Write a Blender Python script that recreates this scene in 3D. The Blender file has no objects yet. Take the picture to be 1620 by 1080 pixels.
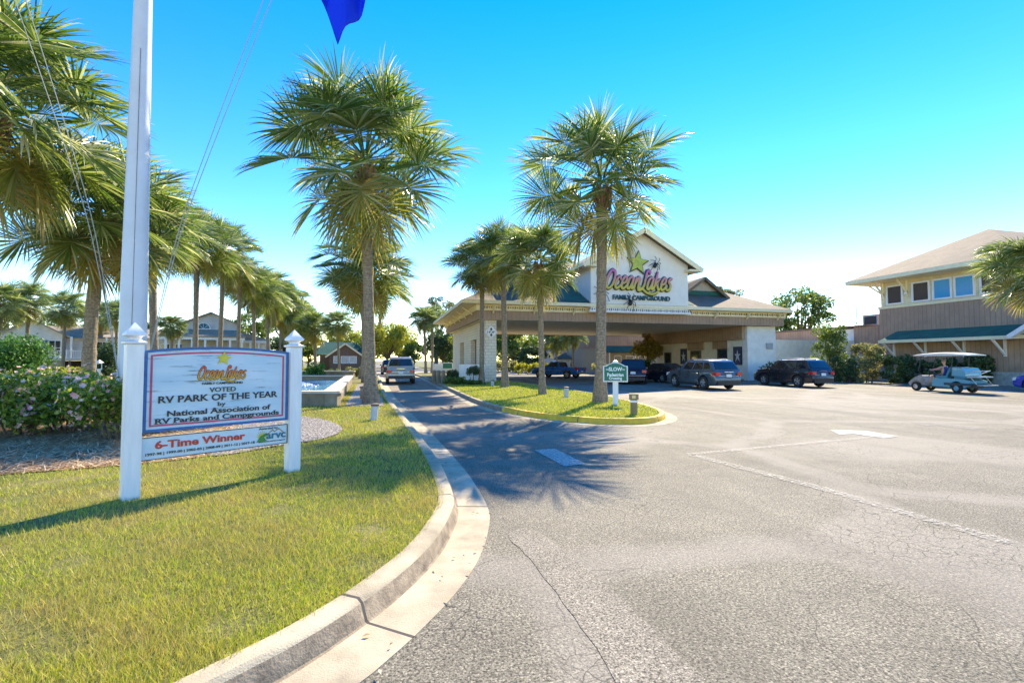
import bpy, bmesh, math, random
import numpy as np
from mathutils import Vector, Matrix
from mathutils.geometry import delaunay_2d_cdt
R = math.radians
S = bpy.context.scene
C = S.collection
rng = random.Random(7)

# ---------------------------------------------------------------- camera, sky, sun, exposure
YAW, FPX, CAMZ, HOR = R(14.5), 765.0, 1.65, 570.0          # pixels are those of the 1620 x 1080 photograph
PITCH = math.atan((HOR - 540) / FPX)
cam_d = bpy.data.cameras.new('camera'); cam = bpy.data.objects.new('camera', cam_d); C.objects.link(cam)
cam.location = (0, 0, CAMZ); cam.rotation_euler = (R(90) + PITCH, 0, -YAW)
cam_d.sensor_width = 36.0; cam_d.lens = 36.0 * FPX / 1620; cam_d.clip_end = 4000; cam_d.clip_start = 0.05
S.camera = cam
SUN_EL, SUN_AZ = R(41), YAW + R(24)                        # azimuth clockwise from +Y
world = bpy.data.worlds.new('World'); S.world = world; world.use_nodes = True
nt = world.node_tree; nt.nodes.clear()
sky = nt.nodes.new('ShaderNodeTexSky'); sky.sky_type = 'NISHITA'; sky.sun_disc = False
sky.sun_elevation = SUN_EL; sky.sun_rotation = SUN_AZ; sky.dust_density = 0.0; sky.air_density = 1.0; sky.ozone_density = 1.0
hs = nt.nodes.new('ShaderNodeHueSaturation'); hs.inputs['Saturation'].default_value = 1.5; hs.inputs['Hue'].default_value = 0.513
bg = nt.nodes.new('ShaderNodeBackground'); bg.inputs['Strength'].default_value = 0.14
wo = nt.nodes.new('ShaderNodeOutputWorld')
nt.links.new(sky.outputs[0], hs.inputs['Color']); nt.links.new(hs.outputs[0], bg.inputs[0]); nt.links.new(bg.outputs[0], wo.inputs[0])
sd = bpy.data.lights.new('sun', 'SUN'); sun = bpy.data.objects.new('sun', sd); C.objects.link(sun)
sd.energy = 3.6; sd.angle = R(0.5); sd.color = (1.0, 0.87, 0.64)
sdir = Vector((math.sin(SUN_AZ) * math.cos(SUN_EL), math.cos(SUN_AZ) * math.cos(SUN_EL), math.sin(SUN_EL)))
sun.rotation_euler = sdir.to_track_quat('Z', 'Y').to_euler()
S.view_settings.view_transform = 'Standard'; S.view_settings.look = 'None'
S.view_settings.exposure = 1.55; S.view_settings.gamma = 1.0

# ---------------------------------------------------------------- pixel -> place helpers
cy, sy = math.cos(YAW), math.sin(YAW)
cp, sp = math.cos(PITCH), math.sin(PITCH)
RV_ = Vector((cy, -sy, 0)); FH = Vector((sy, cy, 0))
DV = FH * cp + Vector((0, 0, sp)); UV = Vector((0, 0, cp)) - FH * sp
CAM = Vector((0, 0, CAMZ))
def ray(px, py): return DV + RV_ * ((px - 810) / FPX) + UV * ((540 - py) / FPX)
def G(px, py, z=0.0):
    r = ray(px, py); return CAM + r * ((z - CAMZ) / r.z)
def PD(px, py, d):
    r = ray(px, py); return CAM + r * (d / r.dot(FH))
def CW(X, Y, z=0.0): return RV_ * X + FH * Y + Vector((0, 0, z))
def base_at(px, d, z=0.15):
    q = PD(px, 570, d); return Vector((q.x, q.y, z))
def facing(p): return math.atan2(-p.x, p.y) if False else math.atan2(p.y, p.x) - math.pi / 2    # local -Y looks at the camera

# ---------------------------------------------------------------- mesh helpers
class MB:
    def __init__(s): s.v = []; s.f = []; s.m = []; s.sm = []
    def add(s, vs, fs, mi=0, smooth=False):
        o = len(s.v); s.v.extend([tuple(x) for x in vs])
        for f in fs: s.f.append([i + o for i in f]); s.m.append(mi); s.sm.append(smooth)
        return s
    def box(s, c, size, rz=0, mi=0, rot=None):
        hx, hy, hz = [q / 2 for q in size]
        M = rot if rot else Matrix.Rotation(rz, 3, 'Z'); c = Vector(c)
        vs = [c + M @ Vector((x, y, z)) for z in (-hz, hz) for y in (-hy, hy) for x in (-hx, hx)]
        return s.add(vs, [(0, 2, 3, 1), (4, 5, 7, 6), (0, 1, 5, 4), (2, 6, 7, 3), (0, 4, 6, 2), (1, 3, 7, 5)], mi)
    def bar(s, a, b, w, h, mi=0):
        a, b = Vector(a), Vector(b); d = (b - a); L = d.length
        q = d.to_track_quat('X', 'Z').to_matrix()
        return s.box((a + b) / 2, (L, w, h), rot=q, mi=mi)
    def tube(s, path, rad, n=8, mi=0, cap=True, smooth=True):
        path = [Vector(p) for p in path]; k = len(path)
        if not hasattr(rad, '__len__'): rad = [rad] * k
        vs = []; up = None
        for i, p in enumerate(path):
            t = (path[min(i + 1, k - 1)] - path[max(i - 1, 0)]).normalized()
            if up is None:
                up = Vector((1, 0, 0)) if abs(t.z) > .7 else Vector((0, 0, 1))
            a = (up - t * up.dot(t)).normalized(); up = a; b = t.cross(a)
            for j in range(n):
                an = 2 * math.pi * j / n; vs.append(p + (a * math.cos(an) + b * math.sin(an)) * rad[i])
        fs = [(i * n + j, i * n + (j + 1) % n, (i + 1) * n + (j + 1) % n, (i + 1) * n + j) for i in range(k - 1) for j in range(n)]
        s.add(vs, fs, mi, smooth)
        if cap:
            o = len(s.v) - len(vs)
            s.f.append([o + j for j in range(n)][::-1]); s.m.append(mi); s.sm.append(False)
            s.f.append([o + (k - 1) * n + j for j in range(n)]); s.m.append(mi); s.sm.append(False)
        return s
    def lathe(s, prof, c=(0, 0, 0), n=16, mi=0, axis='Z', smooth=True, M=None):
        vs = []; c = Vector(c)
        for r, z in prof:
            for j in range(n):
                a = 2 * math.pi * j / n
                p = Vector((r * math.cos(a), r * math.sin(a), z))
                if axis == 'Y': p = Vector((p.x, p.z, p.y))
                if M: p = M @ p
                vs.append(c + p)
        k = len(prof)
        fs = [(i * n + j, i * n + (j + 1) % n, (i + 1) * n + (j + 1) % n, (i + 1) * n + j) for i in range(k - 1) for j in range(n)]
        if prof[-1][0] > 1e-4: fs.append(tuple((k - 1) * n + j for j in range(n)))
        if prof[0][0] > 1e-4: fs.append(tuple(range(n))[::-1])
        return s.add(vs, fs, mi, smooth)
    def prism(s, poly, h, mi=0, M=None):
        """poly in local xy, extruded along local z by h; M maps to place"""
        M = M or Matrix.Identity(4); n = len(poly)
        vs = [M @ Vector((x, y, 0)) for x, y in poly] + [M @ Vector((x, y, h)) for x, y in poly]
        return s.add(vs, [tuple(range(n))[::-1], tuple(range(n, 2 * n))] + [(i, (i + 1) % n, n + (i + 1) % n, n + i) for i in range(n)], mi)
    def build(s, name, mats, parent=None, sharp=40, fix=True):
        me = bpy.data.meshes.new(name); me.from_pydata(s.v, [], s.f)
        if not isinstance(mats, (list, tuple)): mats = [mats]
        for m in mats: me.materials.append(m)
        me.polygons.foreach_set('material_index', s.m); me.polygons.foreach_set('use_smooth', s.sm)
        if fix:
            bm = bmesh.new(); bm.from_mesh(me); bmesh.ops.recalc_face_normals(bm, faces=bm.faces); bm.to_mesh(me); bm.free()
        me.update(); me.set_sharp_from_angle(angle=R(sharp))
        return link(name, me, parent)
def link(name, me, parent=None):
    o = bpy.data.objects.new(name, me); C.objects.link(o)
    if parent: o.parent = parent
    return o
def thing(name, label, cat, loc=(0, 0, 0), rz=0, group=None):
    o = bpy.data.objects.new(name, None); C.objects.link(o); o.empty_display_size = .2
    o.location = loc; o.rotation_euler = (0, 0, rz); return tag(o, label, cat, group)
def tag(o, label=None, cat=None, group=None, kind=None):
    if label: o['label'] = label
    if cat: o['category'] = cat
    if group: o['group'] = group
    if kind: o['kind'] = kind
    return o
def np_mesh(name, V, F, mats, parent=None, attr=None, smooth=False):
    """V (n,3), F (m,4) or (m,3) numpy; attr per vertex float"""
    me = bpy.data.meshes.new(name); k = F.shape[1]
    me.vertices.add(len(V)); me.vertices.foreach_set('co', V.astype(np.float32).ravel())
    me.loops.add(F.size); me.loops.foreach_set('vertex_index', F.astype(np.int32).ravel())
    me.polygons.add(len(F)); me.polygons.foreach_set('loop_start', np.arange(0, F.size, k, dtype=np.int32))
    me.polygons.foreach_set('loop_total', np.full(len(F), k, dtype=np.int32))
    for m in (mats if isinstance(mats, (list, tuple)) else [mats]): me.materials.append(m)
    if attr is not None:
        a = me.attributes.new('age', 'FLOAT', 'POINT'); a.data.foreach_set('value', attr.astype(np.float32))
    if smooth: me.polygons.foreach_set('use_smooth', np.ones(len(F), dtype=bool))
    me.update(); me.validate()
    return link(name, me, parent)
def spline(pts, per=8, closed=False):
    pts = [Vector(p) for p in pts]; n = len(pts); out = []
    for i in range(n if closed else n - 1):
        p0 = pts[(i - 1) % n] if closed or i > 0 else pts[0]; p1 = pts[i]
        p2 = pts[(i + 1) % n]; p3 = pts[(i + 2) % n] if closed or i + 2 < n else pts[-1]
        for k in range(per):
            t = k / per
            out.append(.5 * ((2 * p1) + (-p0 + p2) * t + (2 * p0 - 5 * p1 + 4 * p2 - p3) * t * t + (-p0 + 3 * p1 - 3 * p2 + p3) * t ** 3))
    if not closed: out.append(pts[-1])
    return out
def offset(pts, d, closed=False):
    n = len(pts); out = []
    for i, p in enumerate(pts):
        a = pts[(i - 1) % n] if closed or i > 0 else p; b = pts[(i + 1) % n] if closed or i < n - 1 else p
        t = Vector((b.x - a.x, b.y - a.y, 0)).normalized(); out.append(Vector((p.x + t.y * d, p.y - t.x * d, p.z)))
    return out
def inside(P, poly):
    x, y = P[:, 0], P[:, 1]; r = np.zeros(len(P), bool); n = len(poly)
    for i in range(n):
        x1, y1 = poly[i][0], poly[i][1]; x2, y2 = poly[i - 1][0], poly[i - 1][1]
        c = (y1 > y) != (y2 > y)
        r ^= c & (x < (x2 - x1) * (y - y1) / (y2 - y1 + 1e-12) + x1)
    return r

# ---------------------------------------------------------------- materials
def newmat(name):
    m = bpy.data.materials.new(name); m.use_nodes = True; t = m.node_tree
    return m, t, t.nodes['Principled BSDF']
def nd(t, typ, **kw):
    n = t.nodes.new(typ)
    for k, v in kw.items():
        if k in n.inputs: n.inputs[k].default_value = v
        else: setattr(n, k, v)
    return n
def pos(t): return nd(t, 'ShaderNodeNewGeometry').outputs['Position']
def obc(t): return nd(t, 'ShaderNodeTexCoord').outputs['Object']
def noise(t, co, scale, detail=4, rough=.55, sc=None):
    n = nd(t, 'ShaderNodeTexNoise', Scale=scale, Detail=detail, Roughness=rough)
    if sc:
        mp = nd(t, 'ShaderNodeMapping'); mp.inputs['Scale'].default_value = sc; t.links.new(co, mp.inputs[0]); co = mp.outputs[0]
    t.links.new(co, n.inputs['Vector']); return n.outputs['Fac']
def ramp(t, fac, stops, interp='LINEAR'):
    r = nd(t, 'ShaderNodeValToRGB'); e = r.color_ramp.elements; r.color_ramp.interpolation = interp
    while len(e) < len(stops): e.new(.5)
    for x, (p, c) in zip(e, stops):
        x.position = p; x.color = (c, c, c, 1) if not hasattr(c, '__len__') else (*c, 1)
    t.links.new(fac, r.inputs[0]); return r.outputs[0]
def mix(t, f, a, b, mode='MIX'):
    m = nd(t, 'ShaderNodeMix', data_type='RGBA', blend_type=mode)
    for s, v in ((m.inputs[0], f), (m.inputs[6], a), (m.inputs[7], b)):
        if hasattr(v, 'is_linked'): t.links.new(v, s)
        else: s.default_value = v if not hasattr(v, '__len__') else (*v, 1)
    return m.outputs[2]
def bump(t, b, h, strength=.3, dist=.02):
    n = nd(t, 'ShaderNodeBump', Strength=strength, Distance=dist); t.links.new(h, n.inputs['Height']); t.links.new(n.outputs[0], b.inputs['Normal'])
_cache = {}
def M(name, col, rough=.6, var=.15, scale=6, metal=0, coat=0, bmp=0, bscale=60, stretch=None):
    if name in _cache: return _cache[name]
    m, t, b = newmat(name); co = obc(t)
    f = noise(t, co, scale, 5, .6, stretch)
    lo = [c * (1 - var) for c in col]; hi = [min(1, c * (1 + var)) for c in col]
    t.links.new(ramp(t, f, [(.3, lo), (.7, hi)]), b.inputs['Base Color'])
    b.inputs['Roughness'].default_value = rough; b.inputs['Metallic'].default_value = metal; b.inputs['Coat Weight'].default_value = coat
    b.inputs['Coat Roughness'].default_value = .05
    if bmp: bump(t, b, noise(t, co, bscale, 5), bmp, .02)
    _cache[name] = m; return m
def glassy(name, col=(.02, .03, .035), rough=.05, spec=.8):
    if name in _cache: return _cache[name]
    m, t, b = newmat(name); b.inputs['Base Color'].default_value = (*col, 1); b.inputs['Roughness'].default_value = rough
    b.inputs['Specular IOR Level'].default_value = spec; _cache[name] = m; return m

def asphalt(name, lo, hi, grain, crack=1.0, patch=None):
    m, t, b = newmat(name); co = pos(t)
    big = noise(t, co, .22, 5, .6); mid = noise(t, co, 1.3, 6, .65)
    v = nd(t, 'ShaderNodeTexVoronoi', Scale=grain); t.links.new(co, v.inputs['Vector'])
    sp_ = nd(t, 'ShaderNodeSeparateColor'); t.links.new(v.outputs['Color'], sp_.inputs[0])
    fine = noise(t, co, grain * .55, 3, .7)
    base = ramp(t, big, [(.3, lo), (.7, hi)])
    base = mix(t, ramp(t, mid, [(.35, 0.0), (.65, .5)]), base, tuple(x * 1.25 for x in hi))
    agg = ramp(t, sp_.outputs[0], [(.0, .42), (.3, .8), (.7, 1.1), (.9, 1.5), (1, 2.1)])
    base = mix(t, .85, base, agg, 'MULTIPLY')
    pit = ramp(t, fine, [(.37, .15), (.5, 1.0), (.7, 1.3)])
    base = mix(t, .95, base, pit, 'MULTIPLY')
    if crack:
        pm = noise(t, co, .11, 3, .5); base = mix(t, ramp(t, pm, [(.52, 0.0), (.56, .5)]), base, (.30, .26, .2))
        sl_ = nd(t, 'ShaderNodeTexVoronoi', Scale=.16, feature='DISTANCE_TO_EDGE'); wn0 = nd(t, 'ShaderNodeTexNoise', Scale=.5, Detail=3); t.links.new(co, wn0.inputs['Vector'])
        a0 = nd(t, 'ShaderNodeMixRGB', blend_type='ADD'); a0.inputs[0].default_value = .9; t.links.new(co, a0.inputs[1]); t.links.new(wn0.outputs['Color'], a0.inputs[2]); t.links.new(a0.outputs[0], sl_.inputs['Vector'])
        base = mix(t, ramp(t, sl_.outputs['Distance'], [(0, .35), (.03, .25), (.05, 0.0)]), base, (.36, .31, .25))
        oil = noise(t, co, .8, 3, .5); base = mix(t, ramp(t, oil, [(.68, 0.0), (.76, .55)]), base, (.09, .075, .06))
    # tyre-worn darker streaks that run with the traffic, old and irregular
    stre = noise(t, co, .9, 4, .6, (1, .12, 1)); base = mix(t, ramp(t, stre, [(.5, 0.0), (.72, .45)]), base, tuple(x * .62 for x in lo))
    h = v.outputs['Distance']
    if crack:
        wn = nd(t, 'ShaderNodeTexNoise', Scale=2.2, Detail=4); t.links.new(co, wn.inputs['Vector'])
        ad = nd(t, 'ShaderNodeMixRGB', blend_type='ADD'); ad.inputs[0].default_value = .22
        t.links.new(co, ad.inputs[1]); t.links.new(wn.outputs['Color'], ad.inputs[2])
        for sc, wid, th in ((1.5, .008, .52), (7.5, .035, .53)):
            vc = nd(t, 'ShaderNodeTexVoronoi', Scale=sc, feature='DISTANCE_TO_EDGE'); t.links.new(ad.outputs[0], vc.inputs['Vector'])
            line = ramp(t, vc.outputs['Distance'], [(0, 1.0), (wid, 0.0)])
            msk = ramp(t, noise(t, co, .33 if sc < 2 else .45, 3, .5), [(th - .03, 0.0), (th + .05, 1.0)])
            lm = mix(t, 1.0, line, msk, 'MULTIPLY')
            base = mix(t, mix(t, 1.0, lm, (.9, .9, .9), 'MULTIPLY'), base, (.035, .03, .024))
    t.links.new(base, b.inputs['Base Color']); b.inputs['Roughness'].default_value = .8; b.inputs['Specular IOR Level'].default_value = .35
    bump(t, b, fine, .7, .012)
    return m
def foliage(name, stops, age=None, trans=.45, rough=.45):
    m, t, b = newmat(name)
    rnd = nd(t, 'ShaderNodeNewGeometry').outputs['Random Per Island']
    col = ramp(t, rnd, stops)
    if age:
        at = nd(t, 'ShaderNodeAttribute', attribute_name='age')
        col = mix(t, ramp(t, at.outputs['Fac'], age[0]), col, age[1])
        col = mix(t, ramp(t, at.outputs['Fac'], age[2]), col, age[3])
    t.links.new(col, b.inputs['Base Color']); b.inputs['Roughness'].default_value = rough; b.inputs['Specular IOR Level'].default_value = .5
    tr = nd(t, 'ShaderNodeBsdfTranslucent'); t.links.new(mix(t, 1.0, col, (1.15, 1.15, .6), 'MULTIPLY'), tr.inputs[0])
    ms = nd(t, 'ShaderNodeMixShader'); ms.inputs[0].default_value = trans
    out = t.nodes['Material Output']; t.links.new(b.outputs[0], ms.inputs[1]); t.links.new(tr.outputs[0], ms.inputs[2]); t.links.new(ms.outputs[0], out.inputs[0])
    return m
def boards(name, col, pitch=.2, axis=0, rough=.8, dark=.45, width=.06):
    """vertical or horizontal board cladding: a groove every pitch metres"""
    if name in _cache: return _cache[name]
    m, t, b = newmat(name); co = obc(t)
    sx = nd(t, 'ShaderNodeSeparateXYZ'); t.links.new(co, sx.inputs[0])
    src = sx.outputs[axis] if axis != 'xy' else None
    if src is None:
        a = nd(t, 'ShaderNodeMath', operation='ADD'); t.links.new(sx.outputs[0], a.inputs[0]); t.links.new(sx.outputs[1], a.inputs[1]); src = a.outputs[0]
    d = nd(t, 'ShaderNodeMath', operation='DIVIDE'); t.links.new(src, d.inputs[0]); d.inputs[1].default_value = pitch
    fr = nd(t, 'ShaderNodeMath', operation='FRACT'); t.links.new(d.outputs[0], fr.inputs[0])
    g = ramp(t, fr.outputs[0], [(0, 0.0), (width, 0.0), (width + .02, 1.0), (1, 1.0)])
    n1 = noise(t, co, 1.2, 5, .6); n2 = noise(t, co, 14, 4, .6, (1, 1, .15) if axis in (0, 1, 'xy') else (.15, .15, 1))
    c = ramp(t, n1, [(.3, [x * .85 for x in col]), (.7, [min(1, x * 1.12) for x in col])])
    c = mix(t, .35, c, ramp(t, n2, [(.3, .6), (.7, 1.15)]), 'MULTIPLY')
    c = mix(t, g, tuple(x * dark for x in col), c)
    t.links.new(c, b.inputs['Base Color']); b.inputs['Roughness'].default_value = rough; bump(t, b, g, .6, .015)
    _cache[name] = m; return m
def shingles(name, col, w=.9, h=.22, dark=.5):
    if name in _cache: return _cache[name]
    m, t, b = newmat(name); co = obc(t)
    br = nd(t, 'ShaderNodeTexBrick', Scale=1.0); br.inputs['Brick Width'].default_value = w * .35; br.inputs['Row Height'].default_value = h * .6
    br.inputs['Mortar Size'].default_value = .012
    br.inputs['Color1'].default_value = (*[x * .85 for x in col], 1); br.inputs['Color2'].default_value = (*[x * 1.12 for x in col], 1)
    br.inputs['Mortar'].default_value = (*[x * dark for x in col], 1)
    # rows follow the height so that courses run level on every slope
    sx = nd(t, 'ShaderNodeSeparateXYZ'); t.links.new(co, sx.inputs[0]); cx = nd(t, 'ShaderNodeCombineXYZ')
    a = nd(t, 'ShaderNodeMath', operation='ADD'); t.links.new(sx.outputs[0], a.inputs[0]); t.links.new(sx.outputs[1], a.inputs[1])
    t.links.new(a.outputs[0], cx.inputs[0]); t.links.new(sx.outputs[2], cx.inputs[1]); t.links.new(cx.outputs[0], br.inputs['Vector'])
    n = noise(t, co, .6, 5, .6); c = mix(t, .5, br.outputs[0], ramp(t, n, [(.3, .72), (.7, 1.15)]), 'MULTIPLY')
    t.links.new(c, b.inputs['Base Color']); b.inputs['Roughness'].default_value = .9; _cache[name] = m; return m

WHITE = M('white_paint', (.82, .80, .76), .45, .09, 5, stretch=(3, 3, .4))
CREAM = M('cream_paint', (.88, .75, .45), .6, .08, 4)
STUCCO = M('cream_stucco', (.78, .71, .57), .85, .1, 2.5, bmp=.3)
BROWN = boards('brown_boards', (.42, .28, .18), .3, 'xy')
BROWN_TRIM = M('brown_trim', (.15, .10, .07), .7, .15)
TAN = shingles('tan_shingles', (.20, .155, .10))
GREENROOF = shingles('green_shingles', (.03, .14, .105))
GREYROOF = shingles('grey_shingles', (.40, .32, .22))
GLASS = glassy('dark_glass')
SKYGLASS = glassy('sky_reflection_glass', (.02, .34, .62), .12, .9)  # sky reflection put into the pane colour as a flat blue
CONC = M('concrete', (.46, .375, .245), .9, .35, 2.2, bmp=.35, bscale=90)
CONC_D = M('old_concrete', (.24, .185, .12), .9, .3, 3, bmp=.3)
RUBBER = M('tyre_rubber', (.025, .025, .025), .8, .2)
ALLOY = M('alloy', (.62, .62, .62), .28, .1, metal=.8)
CHROME = M('chrome', (.7, .7, .7), .15, .05, metal=1)
BLACKP = M('black_plastic', (.02, .02, .021), .5, .2)
REDLENS = M('red_lens', (.55, .02, .02), .2, .1, coat=.5)
CLEARLENS = M('clear_lens', (.75, .75, .72), .12, .08, coat=.5)
METAL_GREY = M('grey_metal', (.42, .44, .45), .45, .1, metal=.3)
BARK = None
# ================================================================ THE SETTING
ASPH = asphalt('asphalt_mat', (.142, .124, .086), (.242, .211, .15), 105)
LANE = asphalt('lane_asphalt_mat', (.22, .168, .115), (.31, .245, .175), 95, crack=0)
def sheet(name, pts, z, m, kind='structure'):
    vv, _, ff = delaunay_2d_cdt([Vector((p[0], p[1])) for p in pts], [], [list(range(len(pts)))], 1, 1e-5)[:3]
    mb = MB().add([(p.x, p.y, z) for p in vv], ff); o = mb.build(name, m, fix=False)
    bm = bmesh.new(); bm.from_mesh(o.data)
    for f_ in bm.faces:
        f_.normal_update()
        if f_.normal.z < 0: f_.normal_flip()
    bm.to_mesh(o.data); bm.free(); return tag(o, kind=kind)
sheet('ground', [(-900, -60), (900, -60), (900, 1400), (-900, 1400)], 0, ASPH)

LZ = .14                                                     # level of the lawns, and of the kerb tops
kpx = [(363, 1072), (444, 1031), (546, 970), (640, 901), (689, 852), (713, 811), (718, 788), (709, 758), (689, 721), (656, 677), (628, 644)]
kerb_pts = [CW(-9, -1.2, LZ), CW(-4.2, .05, LZ), CW(-2.5, .95, LZ), CW(-1.8, 1.7, LZ)] + [G(x, y, LZ) for x, y in kpx] + [Vector((.02, 22, LZ)), Vector((-.25, 31, LZ)), Vector((-.5, 42, LZ)), Vector((-1.2, 55, LZ)), Vector((-4, 64, LZ)), Vector((-12, 68, LZ)), Vector((-60, 70, LZ))]
def resample(P, st):
    out = [P[0]]; acc = 0
    for a, b in zip(P, P[1:]):
        L = (b - a).length; d = st - acc
        while d <= L and L > 0: out.append(a.lerp(b, d / L)); d += st
        acc = (acc + L) % st
    return out + [P[-1]]
KERB = resample(spline(kerb_pts, 10), .22)
def kerb_sweep(name, line, mats, prof, closed=False, mi=None, jit=.004, joints=2.2):
    """sweep a list of (offset to the right, height) along the line; dark narrow joints every few metres"""
    rows = []; rows_m = []; acc = 0
    fine = []
    n = len(line)
    for i in range(n if closed else n - 1):
        a, b = line[i], line[(i + 1) % n]; L = (b - a).length
        acc += L
        fine.append(a)
        if acc > joints and L > .12:
            acc = 0; d = (b - a) / L; fine.append(a + d * (L * .5 - .012)); fine.append(a + d * (L * .5 + .012))
    if not closed: fine.append(line[-1])
    offs = [offset(fine, o, closed) for o, z in prof]
    v = []; k = len(prof); r = random.Random(3)
    for i in range(len(fine)):
        for j, (o, z) in enumerate(prof):
            q = offs[j][i]; v.append((q.x, q.y, z + r.uniform(-jit, jit) * .5))
    f = []; m = []
    N = len(fine)
    for i in range(N if closed else N - 1):
        a, b = i, (i + 1) % N
        jn = (fine[b] - fine[a]).length < .026
        for j in range(k - 1):
            f.append((a * k + j, b * k + j, b * k + j + 1, a * k + j + 1)); m.append(len(mats) - 1 if jn else (mi(fine[a], j) if mi else 0))
    mb = MB(); mb.v = v; mb.f = f; mb.m = m; mb.sm = [False] * len(f)
    return tag(mb.build(name, mats, fix=False), kind='structure')
JOINT = M('kerb_joint', (.07, .06, .05), .9, .2)
GRIME_SHADE = M('grimy_shaded_concrete', (.28, .215, .14), .9, .45, 9, bmp=.4, bscale=60)  # grime blotches, with the kerb face's shade put into the darker base tone
kerb_sweep('kerb', KERB, [CONC, GRIME_SHADE, JOINT], [(-.17, LZ - .1), (-.17, LZ + .012), (-.15, LZ + .02), (-.03, LZ + .02), (0, LZ - .005), (.035, .03), (.05, .022), (.38, .006), (.38, -.05)], mi=lambda p, j: 1 if j in (4, 5) else 0)

# left lawn -----------------------------------------------------------------
lawn_edge = offset(KERB, -.16)
LAWN = [(p.x, p.y) for p in lawn_edge] + [(-300, 70), (-300, -8), (-30, -8)]
GRASSBASE, t, b = newmat('lawn_mat'); co = pos(t)
c = ramp(t, noise(t, co, 1.1, 5, .6), [(.3, (.13, .145, .02)), (.52, (.19, .175, .035)), (.72, (.30, .24, .075))])
c = mix(t, .75, c, ramp(t, noise(t, co, 55, 4, .7), [(.35, .35), (.6, 1.25)]), 'MULTIPLY')
t.links.new(c, b.inputs['Base Color']); b.inputs['Roughness'].default_value = .9; bump(t, b, noise(t, co, 55, 3, .7), .8, .03)
sheet('lawn', LAWN, LZ, GRASSBASE)
# planting bed under the roses, and the pebble strip right of the sign
bed_px = [(-260, 775), (-60, 757), (60, 747), (190, 737), (330, 722), (440, 706), (505, 696), (535, 686), (541, 677), (522, 667), (490, 661), (455, 657), (330, 653), (100, 650), (-260, 650)]
BED = [G(x, y, LZ) for x, y in bed_px]; BED = spline(BED, 4, True)
MULCH, t, b = newmat('pine_straw_mat'); co = pos(t)
f1 = noise(t, co, 28, 5, .7, (1, .35, 1)); f2 = noise(t, co, 1.1, 4, .6)
c = ramp(t, f1, [(.32, (.10, .045, .02)), (.48, (.38, .20, .08)), (.62, (.66, .46, .24))])
c = mix(t, ramp(t, f2, [(.45, 0.0), (.62, .8)]), c, (.20, .075, .03)); t.links.new(c, b.inputs['Base Color']); b.inputs['Roughness'].default_value = .95
bump(t, b, f1, .9, .04)
sheet('planting_bed', [(p.x, p.y) for p in BED], LZ + .012, MULCH)
PEB, t, b = newmat('pebble_mat'); co = pos(t); v = nd(t, 'ShaderNodeTexVoronoi', Scale=22); t.links.new(co, v.inputs['Vector'])
sc = nd(t, 'ShaderNodeSeparateColor'); t.links.new(v.outputs['Color'], sc.inputs[0])
c = ramp(t, sc.outputs[0], [(0, (.22, .17, .12)), (.5, (.42, .34, .25)), (1, (.68, .60, .5))])
c = mix(t, ramp(t, v.outputs['Distance'], [(.3, 0.0), (.62, .85)]), c, (.07, .05, .03)); t.links.new(c, b.inputs['Base Color']); bump(t, b, v.outputs['Distance'], .9, -.03)
peb = [G(x, y, LZ) for x, y in [(330, 722), (440, 706), (505, 696), (535, 686), (541, 677), (522, 667), (490, 661), (455, 657), (400, 663), (350, 690)]]
sheet('pebble_bed', [(p.x, p.y) for p in spline(peb, 4, True)], LZ + .02, PEB)
peb2 = [G(x, y, LZ) for x, y in [(546, 642), (607, 642), (605, 630), (596, 620), (586, 608), (566, 608)]]
sheet('pebble_bed', [(p.x, p.y) for p in peb2], LZ + .014, PEB)

# island with the palms --------------------------------------------------------
isl = [(3.33, 60), (3.3, 45), (3.3, 34), (3.3, 25), (3.3, 19), (3.55, 15.6), (4.2, 13.2), (5.2, 11.75), (6.2, 11.3), (7.1, 11.65), (7.9, 12.7), (8.5, 14.6), (8.95, 17.4), (9.2, 20.4), (9.15, 25), (9.0, 30), (8.6, 34), (8.2, 38), (8.0, 52), (7.0, 60)]
ISL = resample(spline([Vector((x, y, LZ)) for x, y in isl[::-1]], 8, True), .3)     # runs clockwise seen from above is outwards = left
def isl_mi(p, j):
    return (2 if j < 6 else 1) if (p.y < 15.2 and j in (2, 3, 4, 5, 6)) else (1 if j in (4,) else 0)
YEL = M('yellow_kerb_paint', (.76, .45, .02), .6, .22, 5)
sgn = 1 if sum(a.x * b.y - b.x * a.y for a, b in zip(ISL, ISL[1:] + ISL[:1])) > 0 else -1
if sgn < 0: ISL = ISL[::-1]
kerb_sweep('kerb', ISL, [CONC, GRIME_SHADE, YEL, JOINT], [(-.15, LZ - .1), (-.15, LZ + .01), (-.13, LZ + .02), (-.02, LZ + .02), (0, LZ), (.03, .02), (.04, .016), (.34, .006), (.34, -.05)], True,
           mi=lambda p, j: 2 if (p.y < 15.4 and j in (2, 3, 4, 5)) else (1 if j in (4, 5) else 0))
ISLG = offset(ISL, -.14, True)
sheet('island_lawn', [(p.x, p.y) for p in ISLG], LZ, GRASSBASE)
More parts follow.
